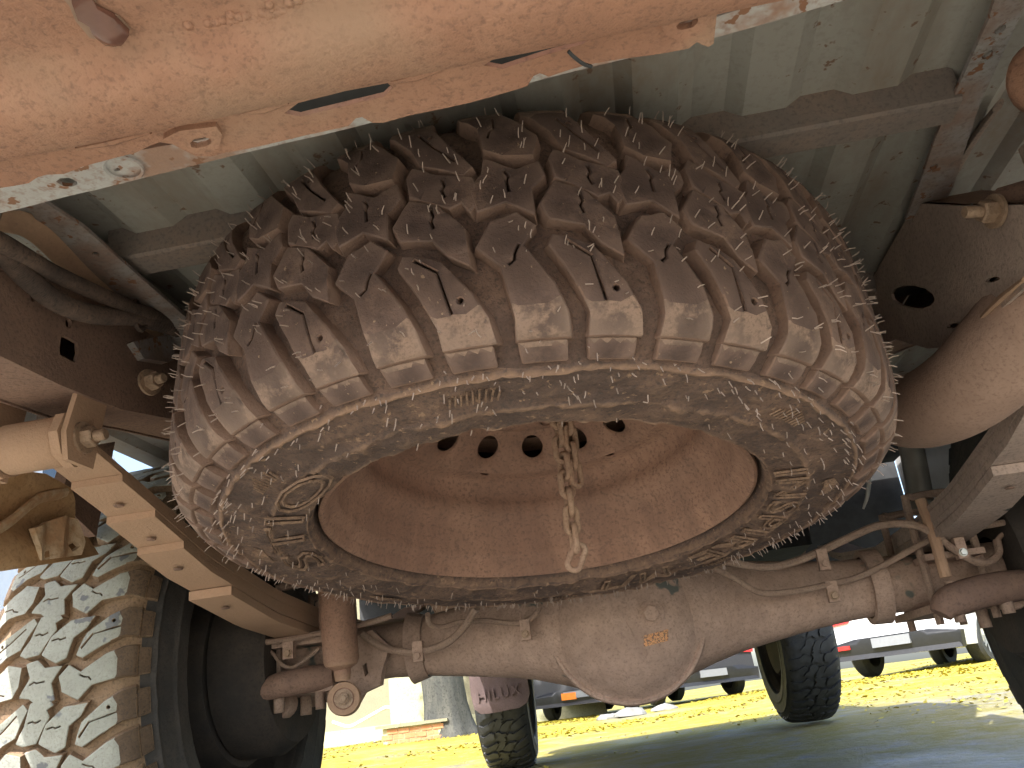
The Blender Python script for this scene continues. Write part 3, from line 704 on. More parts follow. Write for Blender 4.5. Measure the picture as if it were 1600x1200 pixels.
for b_, sx, cz in ((bL, SXL, .603), (bR, SXR, .625)):
    # rolled eye, bushes, shackle plates and bolt at the rear end
    yE = -.765
    mb = MB(); mb.lathe([(.0001, -.032), (.024, -.032), (.026, -.029), (.026, .029), (.024, .032), (.0001, .032)], 28, (sx, yE, cz), (1, 0, 0)); b_(mb, 'spring_eye', 'spring')
    for s_ in (-1, 1):
        mb = MB(); mb.lathe([(.0001, .034), (.030, .034), (.030, .044), (.0001, .044)], 8, (sx, yE, cz), (s_, 0, 0)); b_(mb, 'shackle_bush', 'spring', smooth=20)
        mb = MB(); q = [(-.02, -.028), (.02, -.028), (.026, 0), (.022, .09), (-.022, .09), (-.026, 0)]
        mb.plate(q, [], lambda u, v, k, s_=s_, sx=sx, cz=cz: (sx + s_ * (.045 + .006 * k), yE + u + .25 * max(0, v), cz + v)); b_(mb, 'shackle_plate', 'spring')
        mb = MB(); mb.hexbolt((sx + s_ * .051, yE, cz), (s_, 0, 0), .011, .014, 1.5, .010); b_(mb, 'shackle_bolt', 'bolt', smooth=30)
    # spring seat, U bolts and lower plate
    for yy in (-.075, .075):
        mb = MB(); zt = crv_left(yy) + .03
        mb.tube([(sx - .042, yy, .345), (sx - .042, yy, zt), (sx - .03, yy, zt + .014), (sx + .03, yy, zt + .014), (sx + .042, yy, zt), (sx + .042, yy, .345)], .0065, 8, sub=3); b_(mb, 'u_bolt', 'line')
    mb = MB(); mb.box(sx - .06, sx + .06, -.10, .10, .362, .374); mb.box(sx - .045, sx + .045, -.10, .10, .440, crv_left(0) - .049); b_(mb, 'spring_seat', 'axle')
# clamp round the leaves on the left
# ---- rear axle: tube, differential with cover, pipes
ZA = .42
ax = empty('rear_axle', (0, 0, ZA), truck)
def axp(mb, name, mat, **kw):
    o = mb.build(name, mat, ax, **kw); o.matrix_parent_inverse = Matrix.Translation((0, 0, -ZA)); return o
XD = -.005
mb = MB(); vs = []; seg = 48; xs_ = [-.70, -.62, -.60, -.50, -.42, -.36, -.31, -.27, -.23, -.20, -.17, -.13, -.09, -.05, -.02, .02, .05, .09, .13, .17, .20, .23, .27, .31, .36, .42, .50, .60, .62, .70]
def rad(x, a):
    d = abs(x - XD); base = .0455
    b = math.exp(-(d / .170) ** 2.2)                                # banjo bulge
    ry, rz = base + .075 * b, base + .072 * b
    tap = .012 * math.exp(-((d - .25) / .1) ** 2)
    return ry, rz + tap
for x in xs_:
    for k in range(seg):
        a = 2 * pi * k / seg; ry, rz = rad(x, a)
        cy, cz = cos(a), sin(a); e = .78 if abs(x - XD) < .34 else 1
        cy = math.copysign(abs(cy) ** e, cy)
        vs.append((x, ry * cy, ZA + rz * cz + .0012 * noise.noise(Vector((x * 9, cy * 2, cz * 2)))))
mb.add(vs, [(i * seg + k, i * seg + (k + 1) % seg, (i + 1) * seg + (k + 1) % seg, (i + 1) * seg + k) for i in range(len(xs_) - 1) for k in range(seg)] + [tuple(range(seg)), tuple((len(xs_) - 1) * seg + k for k in range(seg))])
axp(mb, 'axle_housing', 'axle', smooth=70)
# domed rear cover with a rim ring
mb = MB(); mb.lathe([(.131, .060), (.1305, .096), (.128, .101), (.124, .102), (.121, .100), (.117, .103), (.110, .113), (.098, .126), (.080, .137), (.058, .144), (.033, .147), (.0001, .148)], 72, (XD, .02, ZA - .008), (0, -1, 0),
        fn=lambda p, r, h, a: p + Vector((0, -.006 * max(0, 1 - r / .12) * (1 if p.x < XD + .012 else .2), 0)))
axp(mb, 'differential_cover', 'axle', smooth=45)
p = at(1018, 958, 'Y', -.132); mb = MB(); mb.hexbolt(p + Vector((0, .004, 0)), (0, -1, -.05), .0135, .012, 1.45, 0); axp(mb, 'filler_plug', 'axle', smooth=30)
q = [at(x, y, 'Y', -.139) for x, y in ((1006, 992), (1042, 983), (1046, 1002), (1008, 1010))]
def on_cover(px, py, lift):
    d = (at(px, py, 'Y', 0) - CAM).normalized(); o = CAM.copy(); t = .9
    while t < 2.2:
        P = o + d * t; r = hypot(P.x - XD, P.z - (ZA - .008))
        h = [(.131, .096), (.121, .100), (.110, .113), (.098, .126), (.080, .137), (.058, .144), (.033, .147), (0, .148)]
        hh_ = 0
        for (ra, ha), (rb, hb_) in zip(h, h[1:]):
            if rb <= r <= ra: hh_ = ha + (hb_ - ha) * (ra - r) / (ra - rb)
        if P.y >= .02 - hh_ - .001 - lift: return P
        t += .0006
    return P
mb = MB(); vs = []
for j in range(5):
    for i in range(9):
        x = 1006 + 38 * i / 8; y = 993 - 10 * i / 8 + 18 * j / 4; vs.append(on_cover(x, y, .0022))
mb.add(vs, [(j * 9 + i, j * 9 + i + 1, (j + 1) * 9 + i + 1, (j + 1) * 9 + i) for j in range(4) for i in range(8)]); axp(mb, 'paint_mark', 'paint_mark', label='worn rectangle of orange paint on the cover')
# brake pipes
def pipe(pts, r, name='brake_pipe', mat='line', parent=None, seg=8, sub=6):
    mb = MB(); mb.tube([at(x, y, 'Y', Y) for x, y, Y in pts], r, seg, sub=sub)
    return axp(mb, name, mat)
pipe([(1090, 862, -.14), (1150, 880, -.135), (1200, 886, -.125), (1250, 875, -.11), (1310, 848, -.11), (1370, 822, -.12), (1420, 819, -.13), (1455, 832, -.13), (1485, 855, -.12), (1520, 876, -.11), (1545, 878, -.10), (1560, 865, -.09), (1558, 845, -.08)], .0062)
pipe([(1110, 885, -.13), (1150, 905, -.118), (1188, 926, -.108), (1240, 924, -.095), (1300, 912, -.085), (1340, 902, -.08), (1390, 878, -.085), (1450, 845, -.10), (1500, 828, -.11), (1560, 818, -.10), (1640, 800, -.10)], .0050)
pipe([(745, 950, -.16), (725, 980, -.13), (700, 1003, -.105), (665, 1016, -.09), (625, 1018, -.085), (590, 1008, -.085), (565, 990, -.09)], .0062)
pipe([(668, 960, -.15), (672, 975, -.13), (690, 980, -.115), (720, 972, -.11), (760, 970, -.105), (800, 974, -.10), (825, 970, -.10), (840, 955, -.105), (842, 945, -.12)], .0045)
pipe([(378, 1005, -.12), (420, 1003, -.12), (460, 997, -.12), (520, 985, -.12), (580, 972, -.12), (612, 962, -.12)], .0050)
pipe([(335, 1058, -.10), (370, 1045, -.10), (405, 1015, -.10), (425, 1020, -.10), (440, 1038, -.10), (458, 1043, -.10), (478, 1030, -.10), (500, 1012, -.10)], .0032)
pipe([(1558, 845, -.08), (1568, 835, -.08), (1590, 836, -.08), (1640, 850, -.08)], .004)
pipe([(1575, 800, .05), (1610, 820, .05), (1640, 840, .05)], .006)
# pipe clips with bolts
for (x, y, Y, r, mt) in ((1300, 918, -.088, .0085, 'bolt'), (820, 978, -.106, .0080, 'bolt'), (652, 1012, -.096, .0085, 'axle'), (1285, 868, -.118, .008, 'axle'), (1500, 850, -.12, .0075, 'glint'), (450, 1008, -.12, .009, 'bolt')):
    c_ = at(x, y, 'Y', Y); mb = MB()
    mb.box(c_.x - r, c_.x + r, c_.y - .002, c_.y + .012, c_.z - .022, c_.z + .010); o = axp(mb, 'pipe_clip', 'axle')
    mb = MB(); mb.hexbolt((c_.x, c_.y - .002, c_.z - .013), (0, -1, 0), r * .7, .006, 1.2, 0); axp(mb, 'clip_bolt', mt, smooth=30)
# axle ends: flange rings, brackets
for sx in (1, -1):
    mb = MB(); mb.lathe([(.05, 0), (.060 if sx > 0 else .053, 0), (.061, .028), (.05, .028)], 32, (sx * .375 + .02, 0, ZA), (sx, 0, 0)); axp(mb, 'axle_collar', 'axle')
    mb = MB(); mb.lathe([(.055, 0), (.13, .0), (.15, .03), (.15, .09), (.05, .09)], 40, (sx * .60, 0, ZA), (sx, 0, 0)); axp(mb, 'brake_backing_plate', 'drum')
# spring-plate arm below the axle, left and right
def arm(pts, r, name='bracket_arm', mat='axle', flat=1.0):
    mb = MB(); mb.tube([at(x, y, 'Y', Y) for x, y, Y in pts], r, 12, sub=5, flat=flat); return axp(mb, name, mat, smooth=60)
arm([(412, 1088, -.10), (418, 1078, -.11), (440, 1070, -.11), (480, 1062, -.10), (520, 1055, -.09)], [.012, .018, .021, .022, .02], mat='frame')
arm([(1470, 960, -.13), (1478, 945, -.13), (1496, 935, -.125), (1530, 925, -.12), (1565, 918, -.11), (1610, 912, -.10)], [.016, .022, .024, .024, .024, .022], mat='frame')
for (x, y, Y, r, L) in ((436, 1092, -.10, .009, .022), (500, 1088, -.09, .008, .02), (478, 1098, -.02, .010, .02), (1492, 940, -.12, .008, .03), (1532, 950, -.05, .009, .03), (1570, 935, -.11, .009, .022)):
    c_ = at(x, y, 'Y', Y); mb = MB(); mb.lathe([(.0001, -L), (r, -L), (r, L), (.0001, L)], 14, c_); axp(mb, 'u_bolt_stub', 'line')
for (x, y, Y) in ((432, 1100, -.06), (1582, 925, -.08)):
    c_ = at(x, y, 'Y', Y); mb = MB(); mb.lathe([(.0001, 0), (.024, 0), (.026, .004), (.026, .03), (.0001, .03)], 24, c_, (0, 1, 0)); axp(mb, 'plate_boss', 'axle')
mb = MB(); mb.tube([at(1438, 780, 'Y', -.13), at(1458, 835, 'Y', -.13), at(1478, 902, 'Y', -.13)], .0085, 10); axp(mb, 'threaded_rod', 'spring')
mb = MB(); mb.tube([at(506, 985, 'Y', -.07), at(502, 940, 'Y', -.07)], .011, 10); axp(mb, 'threaded_rod', 'axle')
# cast bracket beside the left shock
mb = MB(); q = [at(x, y, 'Y', -.06) for x, y in ((548, 1000), (585, 985), (612, 1010), (600, 1050), (598, 1070), (572, 1082), (562, 1100), (545, 1105), (540, 1050))]
qq = [(p.x, p.z) for p in q]; ho = [(lambda p: (p.x, p.z))(at(x, y, 'Y', -.06)) for x, y in ((570, 1040), (576, 1036), (580, 1052), (574, 1058))]
mb.plate(qq, [ho], lambda u, v, k: (u, -.055 - .018 * k, v)); axp(mb, 'shock_bracket', 'axle', smooth=30)
# dark lumps behind the axle on the right where grease has worn through
# ---- shock absorber, left
def shock(p_top, p_bot, label):
    root = empty('shock_absorber', p_bot, truck, label=label); d = (p_top - p_bot); L = d.length; d.normalize()
    mbs = MB(); mbs.lathe([(.0001, .028), (.012, .028), (.014, .045), (.026, .052), (.0285, .06), (.0285, L * .9), (.03, L * .9), (.031, L)], 28, (0, 0, 0), d); mbs.build('shock_body', 'spring', root, smooth=40)
    a_ = Vector((.28, -1, 0)).normalized()
    m2 = MB(); m2.lathe([(.0001, -.03), (.0245, -.03), (.026, -.027), (.026, .012), (.0245, .016), (.0165, .0165), (.0165, .0145), (.0001, .0145)], 28, (0, 0, 0), a_); m2.build('shock_eye', 'spring', root, smooth=40)
    m3 = MB(); m3.hexbolt(a_ * .0145, a_, .0095, .009, 1.55, .004); m3.build('shock_bolt', 'bolt', root, smooth=30)
    return root
shock(at(518, 840, 'Y', -.16), at(538, 1092, 'Y', -.135), 'shock absorber with a round lower eye')

# ---- exhaust pipe on the right
mb = MB(); mb.tube([at(1760, 330, 'Y', -.80), at(1660, 440, 'Y', -.70), at(1560, 558, 'Y', -.60), at(1500, 612, 'Y', -.54), at(1440, 640, 'Y', -.47), at(1390, 640, 'Y', -.40), at(1330, 610, 'Y', -.32), at(1260, 560, 'Y', -.2)], [.050, .050, .052, .050, .047, .042, .040, .04], 28, sub=8)
mb.build('exhaust_pipe', 'pipe', truck, smooth=60)
# propeller shaft, fuel tank, hanger plates in the dark ahead of the axle
mb = MB(); mb.tube([(XD, .10, ZA + .02), (XD, .6, .46), (XD, 1.9, .50)], .035, 16); mb.build('propeller_shaft', 'under', truck)
mb = MB(); mb.box(-.34, -.08, .45, 1.35, .46, .72); o = mb.build('fuel_tank', 'under', truck)
mb = MB(); mb.box(.10, .40, .35, 1.2, .55, .74); mb.build('heat_shield', 'under', truck)
mb = MB(); mb.tube([at(1422, 690, 'Y', .1), at(1432, 740, 'Y', .08), at(1440, 790, 'Y', .06)], .022, 14); mb.build('bump_stop', 'glint', truck, smooth=60)
mb = MB(); mb.tube([at(1360, 720, 'Y', -.25), at(1356, 770, 'Y', -.25), at(1349, 795, 'Y', -.25)], [.003, .003, .0015], 6); mb.build('hanging_strip', 'glint', truck)

# ---- panels at the left wheel arch
XB = -.74
def yz(px, X): return [(at(x, y, 'X', X).y, at(x, y, 'X', X).z) for x, y in px]
mb = MB(); q = yz([(-140, 920), (-140, 730), (-60, 715), (0, 735), (60, 742), (100, 765), (118, 800), (128, 830), (150, 838), (156, 866), (120, 874), (0, 893)], XB)
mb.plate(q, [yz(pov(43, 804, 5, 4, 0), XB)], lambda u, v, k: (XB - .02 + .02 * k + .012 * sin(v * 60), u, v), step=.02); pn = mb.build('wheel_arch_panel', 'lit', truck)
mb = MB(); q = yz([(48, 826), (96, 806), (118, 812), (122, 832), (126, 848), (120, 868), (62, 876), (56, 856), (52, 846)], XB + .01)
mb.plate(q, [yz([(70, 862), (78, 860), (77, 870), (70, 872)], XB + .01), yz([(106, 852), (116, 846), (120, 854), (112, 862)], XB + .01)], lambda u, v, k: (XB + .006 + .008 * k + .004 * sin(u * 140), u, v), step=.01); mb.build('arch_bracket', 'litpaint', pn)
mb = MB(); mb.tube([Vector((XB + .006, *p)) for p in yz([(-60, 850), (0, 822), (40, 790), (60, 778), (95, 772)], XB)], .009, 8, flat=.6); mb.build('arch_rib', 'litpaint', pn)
mb = MB(); q = yz([(118, 700), (180, 690), (170, 742), (150, 838), (110, 800), (100, 760)], XB - .03)
mb.plate(q, [], lambda u, v, k: (XB - .05 + .02 * k, u, v)); mb.build('arch_stay', 'frame', pn)

# ---- body shell over it all: bed sides with wheel arches, tailgate, cab, underside
for s_ in (-1, 1):
    yA = [-1.27, 1.30]; arcp = [(.52 * cos(a), .42 + .50 * sin(a)) for a in [pi * (1 - k / 20) * 1.0 for k in range(21)]]
    arcp = [(y, max(.66, z)) for y, z in arcp]
    q = [(-1.27, .70), (-.95, .66)] + [(y, z) for y, z in arcp] + [(1.30, .74), (1.30, 1.30), (-1.27, 1.30)]
    mb = MB(); mb.plate(q, [], lambda u, v, k: (s_ * (.93 - .02 * k - .03 * sstep(1.0, 1.3, v)), u, v), step=.09); mb.build('bed_side', 'body', truck)
mb = MB(); mb.box(-.88, .88, -1.27, -1.23, .78, 1.30); mb.build('tailgate', 'body', truck)
mb = MB(); mb.box(-.90, .90, -1.22, 1.28, .90, .92); mb.build('bed_liner', 'under', truck)
mb = MB(); q = [(1.36, .74), (1.9, .72), (3.55, .80), (3.60, .62), (3.9, .58), (3.95, .95), (3.75, 1.12), (2.85, 1.20), (2.3, 1.78), (1.4, 1.80), (1.34, 1.2)]
mb.plate(q, [], lambda u, v, k: (-.86 + 1.72 * k, u, v)); mb.build('cab_body', 'body', truck)
mb = MB(); mb.box(-.80, .80, 1.40, 3.5, .62, .70); mb.build('cab_underside', 'under', truck)

mb = MB(); mb.box(-.915, .915, 1.325, 1.335, .50, 1.2); mb.build('gap_blocking_sheet', 'under', truck)  # dark sheet added to block bright gaps seen past the axle
mb = MB(); mb.box(-.30, .34, 2.3, 3.3, .47, .72); mb.build('dark_engine_filler', 'under', truck)  # added dark box, closes bright gaps ahead of the rear axle
# ---- road wheels
def place(o, parent):
    o.parent = parent; return o
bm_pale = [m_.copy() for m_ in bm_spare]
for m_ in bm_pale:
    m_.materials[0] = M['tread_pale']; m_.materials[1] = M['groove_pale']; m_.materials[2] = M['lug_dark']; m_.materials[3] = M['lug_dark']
def joined_tread():
    mb = MB()
    for k in range(NP):
        c_, s_ = cos(k * PITCH_ANG), sin(k * PITCH_ANG)
        for me in lite: mb.add([(v[0] * c_ - v[1] * s_, v[0] * s_ + v[1] * c_, v[2]) for v in me[0]], me[1])
    return mb
lite = []
for poly, sipes, stud in BLOCKS:
    t = MB(); t.plate([zp(*q) for q in poly], [], lambda u, v, k: block_pt(u, v, k), step=.03, both=False); lite.append((t.v, t.f))
tread_me = joined_tread().mesh('tread', 30)
car_rear = carcass(160, .0012, 9).mesh('tire', 60)
car_rear.materials.append(M['side_dark']); car_rear.materials.append(M['groove_pale'])
for p in car_rear.polygons:
    if hypot(p.center.x, p.center.y) > .352: p.material_index = 1
rim_me = rim_mesh(60).mesh('rim', 40); rim_me.materials.append(M['drum'])
dm = MB(); dm.lathe([(.0001, -.10), (.155, -.10), (.16, -.09), (.16, .01), (.0001, .01)], 40); drum_me = dm.mesh('brake_drum', 40); drum_me.materials.append(M['drum'])
def road_wheel(name, loc, rot, label, blocks, flip=False, me_car=car_rear, tread_mat=None):
    root = empty(name, loc, truck, label=label); root.rotation_euler = rot
    mesh_obj('tire', me_car, None, root)
    mesh_obj('rim', rim_me, None, root); mesh_obj('brake_drum', drum_me, None, root)
    if blocks:
        for k in range(NP):
            for me in bm_pale:
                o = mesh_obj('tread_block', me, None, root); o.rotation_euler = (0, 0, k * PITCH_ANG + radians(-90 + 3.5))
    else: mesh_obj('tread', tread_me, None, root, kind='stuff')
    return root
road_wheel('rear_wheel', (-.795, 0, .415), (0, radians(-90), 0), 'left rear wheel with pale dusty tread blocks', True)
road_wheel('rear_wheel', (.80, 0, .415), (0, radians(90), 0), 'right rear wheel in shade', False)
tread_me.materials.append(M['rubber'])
fl_p = at(812, 1206, 'Y', 3.0); fr_p = at(1265, 1128, 'Y', 3.085)
car_front = car_rear.copy(); car_front.materials.clear(); car_front.materials.append(M['rubber']); car_front.materials.append(M['rubber'])
road_wheel('front_wheel', (-.735, 3.085, .015 + .392), (0, radians(-90), radians(4)), 'left front wheel behind its mud flap', False, me_car=car_front)
road_wheel('front_wheel', (fr_p.x, 3.085, fr_p.z + .392), (0, radians(90), radians(4)), 'right front wheel', False, me_car=car_front)
# mud flap of the left front wheel
YF = 2.62
fq = [(p.x, p.z) for p in [at(x, y, 'Y', YF) for x, y in ((730, 1030), (736, 1085), (742, 1108), (752, 1116), (772, 1114), (812, 1106), (824, 1098), (828, 1084), (822, 1048), (818, 1020))]]
mb = MB(); mb.plate(fq, [], lambda u, v, k: (u, YF - .006 * k - .010 * math.exp(-((v - .33) / .03) ** 2) * k, v), step=.03); flap = mb.build('mud_flap', 'flap', truck, smooth=40)
vs, fs = text_mesh('HILUX', .060, .003, spacing=1.12)
a_ = at(746, 1098, 'Y', YF - .018); b_ = at(814, 1084, 'Y', YF - .018); dr = (b_ - a_).normalized(); upv = Vector((0, -1, 0)).cross(dr) * -1
if upv.z < 0: upv = -upv
sc_ = (b_ - a_).length / max(v.x for v in vs)
mb = MB(); mb.add([a_ + dr * v.x * sc_ + upv * v.y * sc_ * 1.05 + Vector((0, -v.z, 0)) for v in vs], fs); mb.build('raised_lettering', 'flap', flap, smooth=0, recalc=False)

# ------------------------------------------------------------------ ground
def gz(x, y):
    g = sstep(.6, 2.8, y)
    return .02 + .035 * g * max(0, min(9, x + .75)) + .012 * noise.noise(Vector((x * .35, y * .35, 0))) * sstep(3.5, 6, y)
def on_ground(px, py):
    d = FW + RT * ((px - 800) / FPX) - UP * ((py - 600) / FPX); t = .5
    while t < 80:
        P = CAM + d * t
        if P.z < gz(P.x, P.y): return P
        t *= 1.01
    return P
m, nt, b = new_mat('petal_strewn_asphalt')
g = N(nt, 'ShaderNodeNewGeometry'); pos = g.outputs['Position']
n1 = noise_n(nt, pos, 30, 8, .7); n2 = noise_n(nt, pos, .55, 6, .62, .8); n3 = noise_n(nt, pos, 7, 6, .75); n4 = noise_n(nt, pos, 1.3, 5, .6, .5)
asph = mix(nt, ramp(nt, n1, [(.3, 0), (.7, 1)]), (.145, .147, .15), (.255, .257, .26))
mud = mix(nt, ramp(nt, n4, [(.42, 0), (.6, 1)]), asph, (.27, .265, .255))
pet = math_n(nt, 'MULTIPLY', ramp(nt, n2, [(.34, .25), (.5, 1)]), ramp(nt, n3, [(.30, 0), (.46, 1)]))
sx_ = N(nt, 'ShaderNodeSeparateXYZ'); nt.links.new(pos, sx_.inputs[0])
moss = math_n(nt, 'MULTIPLY', ramp(nt, n3, [(.42, 0), (.60, .8)]), ramp(nt, math_n(nt, 'MULTIPLY', sx_.outputs[1], .1), [(.04, 0), (.16, 1)]))
mud = mix(nt, moss, mud, (.15, .145, .05))
pet = math_n(nt, 'MULTIPLY', pet, ramp(nt, math_n(nt, 'MULTIPLY', sx_.outputs[1], .1), [(.10, .25), (.5, 1)]))   # petals thin out towards the truck so bounced light stays neutral
col = mix(nt, pet, mud, (.33, .27, .03))
nt.links.new(col, b.inputs['Base Color'])
rg = ramp(nt, n4, [(.36, .5), (.56, .92)]); nt.links.new(rg, b.inputs['Roughness']); b.inputs['Specular IOR Level'].default_value = .35
bp = N(nt, 'ShaderNodeBump'); bp.inputs['Strength'].default_value = .6; bp.inputs['Distance'].default_value = .03
nt.links.new(math_n(nt, 'ADD', n3, math_n(nt, 'MULTIPLY', n1, .6)), bp.inputs['Height']); nt.links.new(bp.outputs[0], b.inputs['Normal'])
M['ground'] = m
def axis_pts(lo, hi, fine_lo, fine_hi, st):
    out = []; x = lo
    while x < hi:
        out.append(x); d = max(0, fine_lo - x, x - fine_hi); x += st + d * .35
    return out + [hi]
gx = axis_pts(-70, 70, -3, 9, .5); gy = axis_pts(-60, 90, -2, 16, .4)
mb = MB(); nyg = len(gy)
mb.add([(x, y, gz(x, y)) for x in gx for y in gy], [(i * nyg + j, (i + 1) * nyg + j, (i + 1) * nyg + j + 1, i * nyg + j + 1) for i in range(len(gx) - 1) for j in range(nyg - 1)])
mb.build('ground', 'ground', None, smooth=60, recalc=False, kind='structure')

M['petal'] = plain('yellow_petal', (.42, .34, .03), .6, var=.2, scale=9)
mb = MB(); rp = random.Random(4); cnt = 0
while cnt < 20000:
    y = rp.uniform(1.0, 17); x = rp.uniform(-6, 8)
    if abs(x) > 1.2 + .52 * (y + 1.5): continue
    dens = sstep(-.25, .35, fbm((x, y * 1.0, 3), .5, 3)) * (.8 if y < 4 else 1)
    if rp.random() > dens: continue
    z = gz(x, y) + .004; s_ = rp.uniform(.006, .017) * (1 if y < 5 else 1.7); a = rp.random() * 6.28; tl = rp.uniform(.0, .9)
    d1 = Vector((cos(a), sin(a), 0)) * s_; d2 = Vector((-sin(a), cos(a), 0)) * s_ * rp.uniform(.5, 1); c_ = Vector((x, y, z))
    mb.add([c_ - d1, c_ + d2 + Vector((0, 0, s_ * tl * .6)), c_ + d1 + Vector((0, 0, s_ * tl)), c_ - d2 + Vector((0, 0, s_ * .1))], [(0, 1, 2, 3)]); cnt += 1
mb.build('fallen_petals', 'petal', None, smooth=0, recalc=False, kind='stuff', label='carpet of fallen yellow petals over the yard', category='petals')

# ------------------------------------------------------------------ background
M['plaster'] = dirty('pale_yellow_plaster', (0.31, 0.28, 0.185), (0.27, 0.245, 0.165), (0.2, 0.19, 0.135), big=.9, lo=.4, hi=.65, fine=30, bump=.1, rough=.9)
M['plaster2'] = dirty('stained_plaster', (.48, .47, .30), (.60, .56, .36), (.28, .30, .19), big=1.4, lo=.4, hi=.65, fine=30, bump=.1, rough=.9)
M['bark'] = dirty('grey_bark', (0.07, 0.072, 0.066), (0.12, 0.118, 0.1), (0.035, 0.035, 0.033), big=5, fine=28, bump=1.0, rough=.95, warp=(1, 1, .25))
M['brick'] = dirty('orange_brick', (.50, .22, .10), (.55, .30, .16), (.35, .17, .09), big=6, fine=60, bump=.3)
M['white'] = plain('white_car_paint', (.74, .75, .76), .22, var=.04)
M['darkpaint'] = plain('dark_car_paint', (.03, .03, .032), .5, var=.1)
M['plastic'] = plain('black_plastic', (.014, .015, .017), .5, var=.2)
M['glass'] = plain('car_glass', (.05, .065, .075), .05, var=.1, spec=.8)
M['red'] = plain('red_lens', (.62, .035, .03), .15, var=.15)
M['orange'] = plain('orange_lens', (.75, .22, .03), .2, var=.1)
M['alloy'] = plain('alloy', (.42, .43, .44), .35, metallic=.6, var=.1)
M['platem'] = plain('plate_grey', (.2, .21, .22), .4, var=.06)
M['leaf'] = plain('green_leaf', (.07, .12, .03), .6, var=.5, scale=3)
M['pinkleaf'] = plain('pink_blossom', (.45, .14, .16), .6, var=.4, scale=3)
M['stone'] = plain('pale_stone', (.20, .20, .185), .9, var=.3, scale=6, bump=.6)
M['cable'] = plain('white_cable', (.75, .77, .78), .5, var=.05)

wall = empty('building_wall', (-8, 17, gz(-8, 17)), label='pale yellow plastered building wall behind the tree', category='wall')
def wp(mb, name, mt, **k):
    o = mb.build(name, mt, wall, **k); o.matrix_parent_inverse = Matrix.Translation(-wall.location); return o
mb = MB(); mb.box(-22, -1.0, 17.0, 17.4, -.3, 5.2); wp(mb, 'wall_panel', 'plaster')
for x in (-5.05, -9.5, -14):
    mb = MB(); mb.box(x - .45, x + .45, 16.86, 16.998, -.3, 5.2); wp(mb, 'pilaster', 'plaster2')
mb = MB(); mb.box(-22, -1.0, 16.90, 16.997, -.3, .32); wp(mb, 'plinth', 'plaster2')
# looped pale hose on the wall
mb = MB(); pts = [(520, 1128, 15.8), (545, 1135, 15.7), (565, 1126, 15.7), (590, 1112, 15.7), (605, 1105, 15.7), (620, 1112, 15.7), (624, 1128, 15.7), (618, 1140, 15.7)]
mb.tube([at(x, y, 'Y', Y) for x, y, Y in pts], .03, 6); mb.build('wall_hose', 'cable', None, label='pale hose looped against the yellow wall', category='hose')
# brick planter
pa = on_ground(600, 1158); pb = on_ground(688, 1152)
px0, px1, py0 = at(600, 1150, 'Y', 12.2).x, at(690, 1150, 'Y', 12.2).x, 12.2
pl = empty('brick_planter', (px0, py0, gz(px0, py0)), label='low orange brick planter beside the tree trunk', category='planter')
zt = at(640, 1131, 'Y', 12.2).z; zb = gz(px0, py0) - .02
nb = 5; hh_ = (zt - zb - .04) / 3
bme = MB(); bw = (px1 - px0) / nb; bme.box(.006, bw - .006, 0, .12, .006, hh_ - .006); brick_me = bme.mesh('brick', 0); brick_me.materials.append(M['brick'])
for r_ in range(3):
    for c_ in range(nb):
        o = mesh_obj('brick', brick_me, None, pl); o.location = (c_ * bw - (.5 * bw if r_ % 2 else 0) + .25 * bw, R.uniform(-.008, .008), zb - gz(px0, py0) + r_ * hh_)
mb = MB(); mb.box(-.02 * 1, px1 - px0, .012, .9, -.02, zt - zb - .05); mb.build('planter_core', 'plaster2', pl)
mb = MB(); mb.box(-.12, px1 - px0 + .12, -.05, .95, zt - zb - .045, zt - zb + .0); mb.build('coping', 'plaster', pl)

def tree_trunk(px, py, Y, wpx, label):
    b0 = at(px, py, 'Y', Y); rr_ = wpx / FPX * (Y + 1.5) / 2 * .98; z0 = gz(b0.x, Y)
    root = empty('tree', (b0.x, Y, z0), label=label, category='tree')
    mb = MB(); vs = []; seg = 40; hs_ = [-.1, 0, .06, .14, .28, .5, .8, 1.2, 1.8, 2.6, 3.4, 4.2]
    for h in hs_:
        for k in range(seg):
            a = 2 * pi * k / seg
            fl = 1 + .34 * math.exp(-max(0, h) / .22) * (1 + .5 * sin(a * 5 + 1)) - .03 * h
            r = rr_ * fl * (1 + .06 * fbm((cos(a) * 2, sin(a) * 2, h * .7), 1.5, 4))
            vs.append((r * cos(a) - h * .06, r * sin(a), h))
    mb.add(vs, [(i * seg + k, i * seg + (k + 1) % seg, (i + 1) * seg + (k + 1) % seg, (i + 1) * seg + k) for i in range(len(hs_) - 1) for k in range(seg)])
    for (dx, dy, dz) in ((-1.6, .5, 2.6), (1.7, -.3, 2.4), (.2, 1.5, 2.8), (-.3, -1.6, 2.2)):
        mb.tube([(-.2, 0, 3.5), (-.2 + dx * .5, dy * .5, 3.9 + dz * .4), (-.2 + dx, dy, 3.9 + dz)], [rr_ * .55, rr_ * .35, rr_ * .15], 10)
    mb.build('trunk', 'bark', root, smooth=60)
    mb = MB(); rc = random.Random(int(px))
    for k in range(2600):
        v = Vector((rc.gauss(0, 1), rc.gauss(0, 1), rc.gauss(0, 1))).normalized() * rc.uniform(.4, 1) ** .5
        c_ = Vector((v.x * 3.2 - .2, v.y * 3.2, 6.6 + v.z * 1.8)); a = rc.random() * 6.28; s_ = rc.uniform(.08, .16)
        d1 = Vector((cos(a), sin(a), rc.uniform(-.6, .6))) * s_; d2 = d1.orthogonal().normalized() * s_ * .5
        mb.add([c_ - d1, c_ + d2, c_ + d1, c_ - d2], [(0, 1, 2, 3)])
    mb.build('crown', 'leaf', root, smooth=0, recalc=False)
    return root
